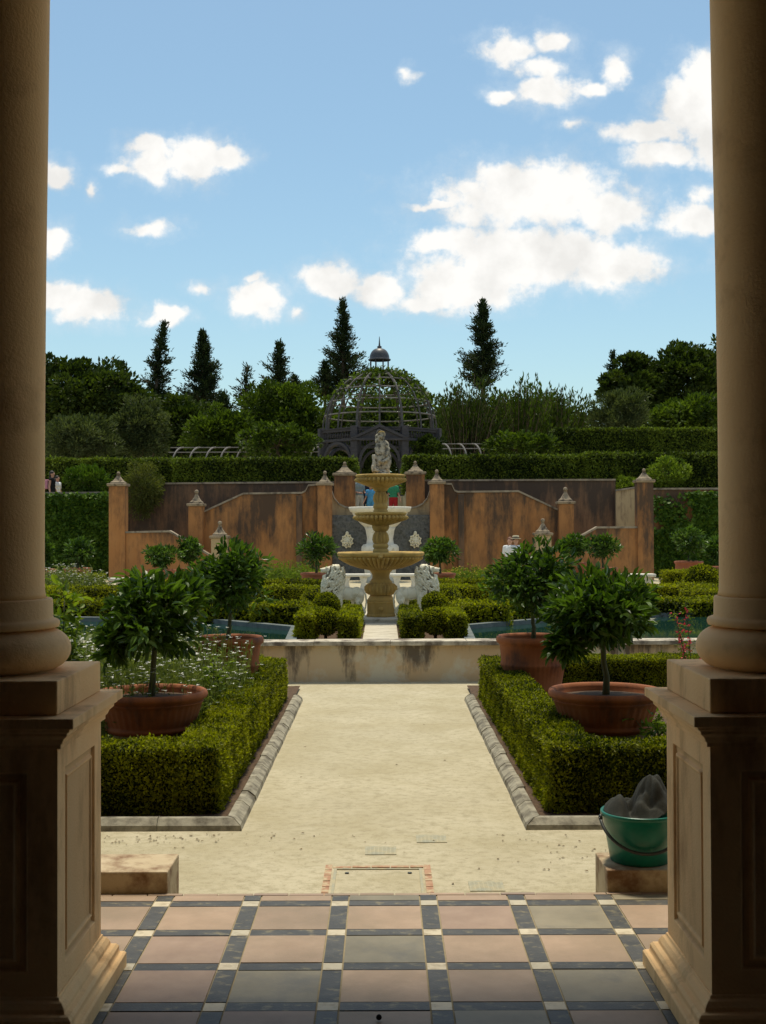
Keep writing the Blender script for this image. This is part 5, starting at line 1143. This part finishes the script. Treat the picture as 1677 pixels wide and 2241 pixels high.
# ------------------------------------------------------------------ people
def person(label, X, Y, z, h, face, shirt, legs, hair, hat=None, arms=((-.1, 0), (.1, 0)), shorts=False, pack=None, dress=None, sleeve=True, long_hair=False):
    t = thing('person', label, 'person', (X, Y, z), face); k = h/1.72; t.scale = (k, k, k)
    b = MB(); q = b.cap
    # facing -y
    b.ell((0, 0, 1.59), (.075, .092, .115), 0, 20, 14); b.ell((0, -.092, 1.585), (.013, .02, .022)); b.ell((0, -.082, 1.535), (.026, .014, .008)); b.ell((0, -.05, 1.505), (.035, .04, .03))
    for s in (-1, 1): b.ell((s*.030, -.083, 1.61), (.012, .010, .008)); b.ell((s*.078, .005, 1.585), (.010, .02, .03))
    q((0, .005, 1.40), (0, -.002, 1.52), .055, .05)
    b.ell((0, 0, 1.30), (.17, .10, .14)); b.ell((0, 0, 1.12), (.14, .095, .15)); b.ell((0, 0, .95), (.165, .105, .12))
    for i, s in enumerate((-1, 1)):
        dx, dy = arms[i]; sh = (s*.17, 0, 1.38); el = (s*.215, .02, 1.10); wr = (s*.21+dx, -.05-dy, .88+dy*.8)
        q((s*.08, 0, 1.39), sh, .06, .055); q(sh, el, .05, .038); q(el, wr, .037, .026)
        d = nrm(np.array(wr)-np.array(el)); pm = np.array(wr)+d*.055; b.ell(tuple(pm), (.022, .036, .045))
        for f_ in range(4):
            o = np.array([0, (f_-1.5)*.019, 0]); L = (.062, .074, .078, .068)[f_]; p0 = pm+o+d*.03; p1 = p0+d*L*.55; p2 = p1+nrm(d+np.array([-s*.5, -.1, 0]))*L*.45; q(tuple(p0), tuple(p1), .0098, .0088); q(tuple(p1), tuple(p2), .0088, .0075)
        p0 = pm+np.array([0, -.034, .02]); p1 = p0+d*.035+np.array([0, -.018, 0]); q(tuple(p0), tuple(p1), .012, .009)
        q((s*.09, 0, .93), (s*.10, -.01, .50), .088, .056); q((s*.10, -.01, .50), (s*.10, .015, .09), .052, .036); q((s*.10, .02, .06), (s*.115, -.12, .03), .035, .030)
    o = b.build('body', 'skin', t); remesh(o, .009, 2, .4)
    c = MB(); c.ell((0, 0, 1.30), (.19, .118, .155)); c.ell((0, 0, 1.14), (.162, .115, .15)); c.ell((0, 0, 1.0), (.182, .122, .11))
    for s in (-1, 1): c.cap((s*.08, 0, 1.39), (s*.17, 0, 1.385), .068, .066); (c.cap((s*.17, 0, 1.38), (s*.20, .012, 1.20), .066, .058) if sleeve else None)
    o = c.build('shirt', shirt, t); remesh(o, .014, 3)
    c = MB(); c.ell((0, 0, .95), (.180, .122, .12))
    for s in (-1, 1):
        c.cap((s*.09, 0, .92), (s*.10, -.01, .52), .100, .078)
        if not shorts: c.cap((s*.10, -.01, .52), (s*.10, .012, .10), .076, .062)
    if dress: c.lathe([(.16, 1.0), (.2, .8), (.27, .45), (.25, .44), (.1, .9)], (0, 0, 0), 20, caps=False)
    o = c.build('trousers', legs, t); remesh(o, .014, 3)
    c = MB()
    for s in (-1, 1): c.cap((s*.10, .03, .05), (s*.115, -.13, .035), .044, .038)
    c.build('shoes', 'black', t)
    c = MB(); c.ell((0, .018, 1.625), (.088, .100, .098)); c.ell((0, .05, 1.58), (.082, .07, .09))
    if long_hair: c.ell((0, .07, 1.47), (.07, .05, .14))
    o = c.build('hair', hair, t); 
    if hat:
        c = MB(); c.lathe([(.17, 1.64), (.172, 1.648), (.105, 1.66), (.100, 1.72), (.085, 1.745), (.0, 1.75)], (0, .005, 0), 32, caps=False); ho = c.build('sun_hat', hat, t)
        c = MB(); c.lathe([(.108, 1.662), (.104, 1.69)], (0, .005, 0), 32, caps=False); c.build('hat_band', 'black', ho)
    if pack:
        c = MB(); c.box(-.14, .14, .12, .27, 1.02, 1.38); c.build('backpack', pack, t, bevel=.04)
    return t
person('man in a white shirt and straw hat walking in the far parterre', wx(1114, 37), 37, wz(1157, 37)-1.73, 1.70, .1, 'shirt_white', 'khaki', 'hair_dark', 'straw')
person('red haired person in a white shirt beside the man in a straw hat', wx(1101, 37.7), 37.7, wz(1159, 37.7)-1.66, 1.64, -.4, 'shirt_white', 'khaki', 'hair_red')
person('person in a grey shirt and pale trousers on the landing behind the fountain', wx(776, 46.5), 46.5, 1.93, 1.74, .5, 'shirt_grey', 'trouser_pale', 'hair_fair' if False else 'hair_blond', arms=((.10, .22), (-.05, .20)))
person('child in a bright blue top on the landing behind the fountain', wx(801, 46.3), 46.3, 1.93, 1.42, 0, 'shirt_blue', 'shirt_blue', 'hair_blond', dress=True)
person('person in dark clothes between the grey shirt and the blue child', wx(790, 47.4), 47.4, 1.93, 1.66, .2, 'navy', 'navy', 'hair_dark')
person('person in a green top and red shorts right of the fountain stem', wx(850, 46.5), 46.5, 1.93, 1.60, -.3, 'shirt_green', 'red', 'hair_dark', shorts=True)
person('woman in a black top with a pink bag on the terrace by the left column', wx(113, 46.3), 46.3, wz(1014, 46.3)-1.70, 1.70, 1.4, 'black', 'black', 'hair_dark', pack='bag_pink', long_hair=True, sleeve=False)
person('person in white just behind the woman in black on the terrace', wx(124, 47.0), 47.0, wz(1018, 46.3)-1.66, 1.58, 1.2, 'shirt_white', 'navy', 'hair_dark')
C.render.film_transparent = False
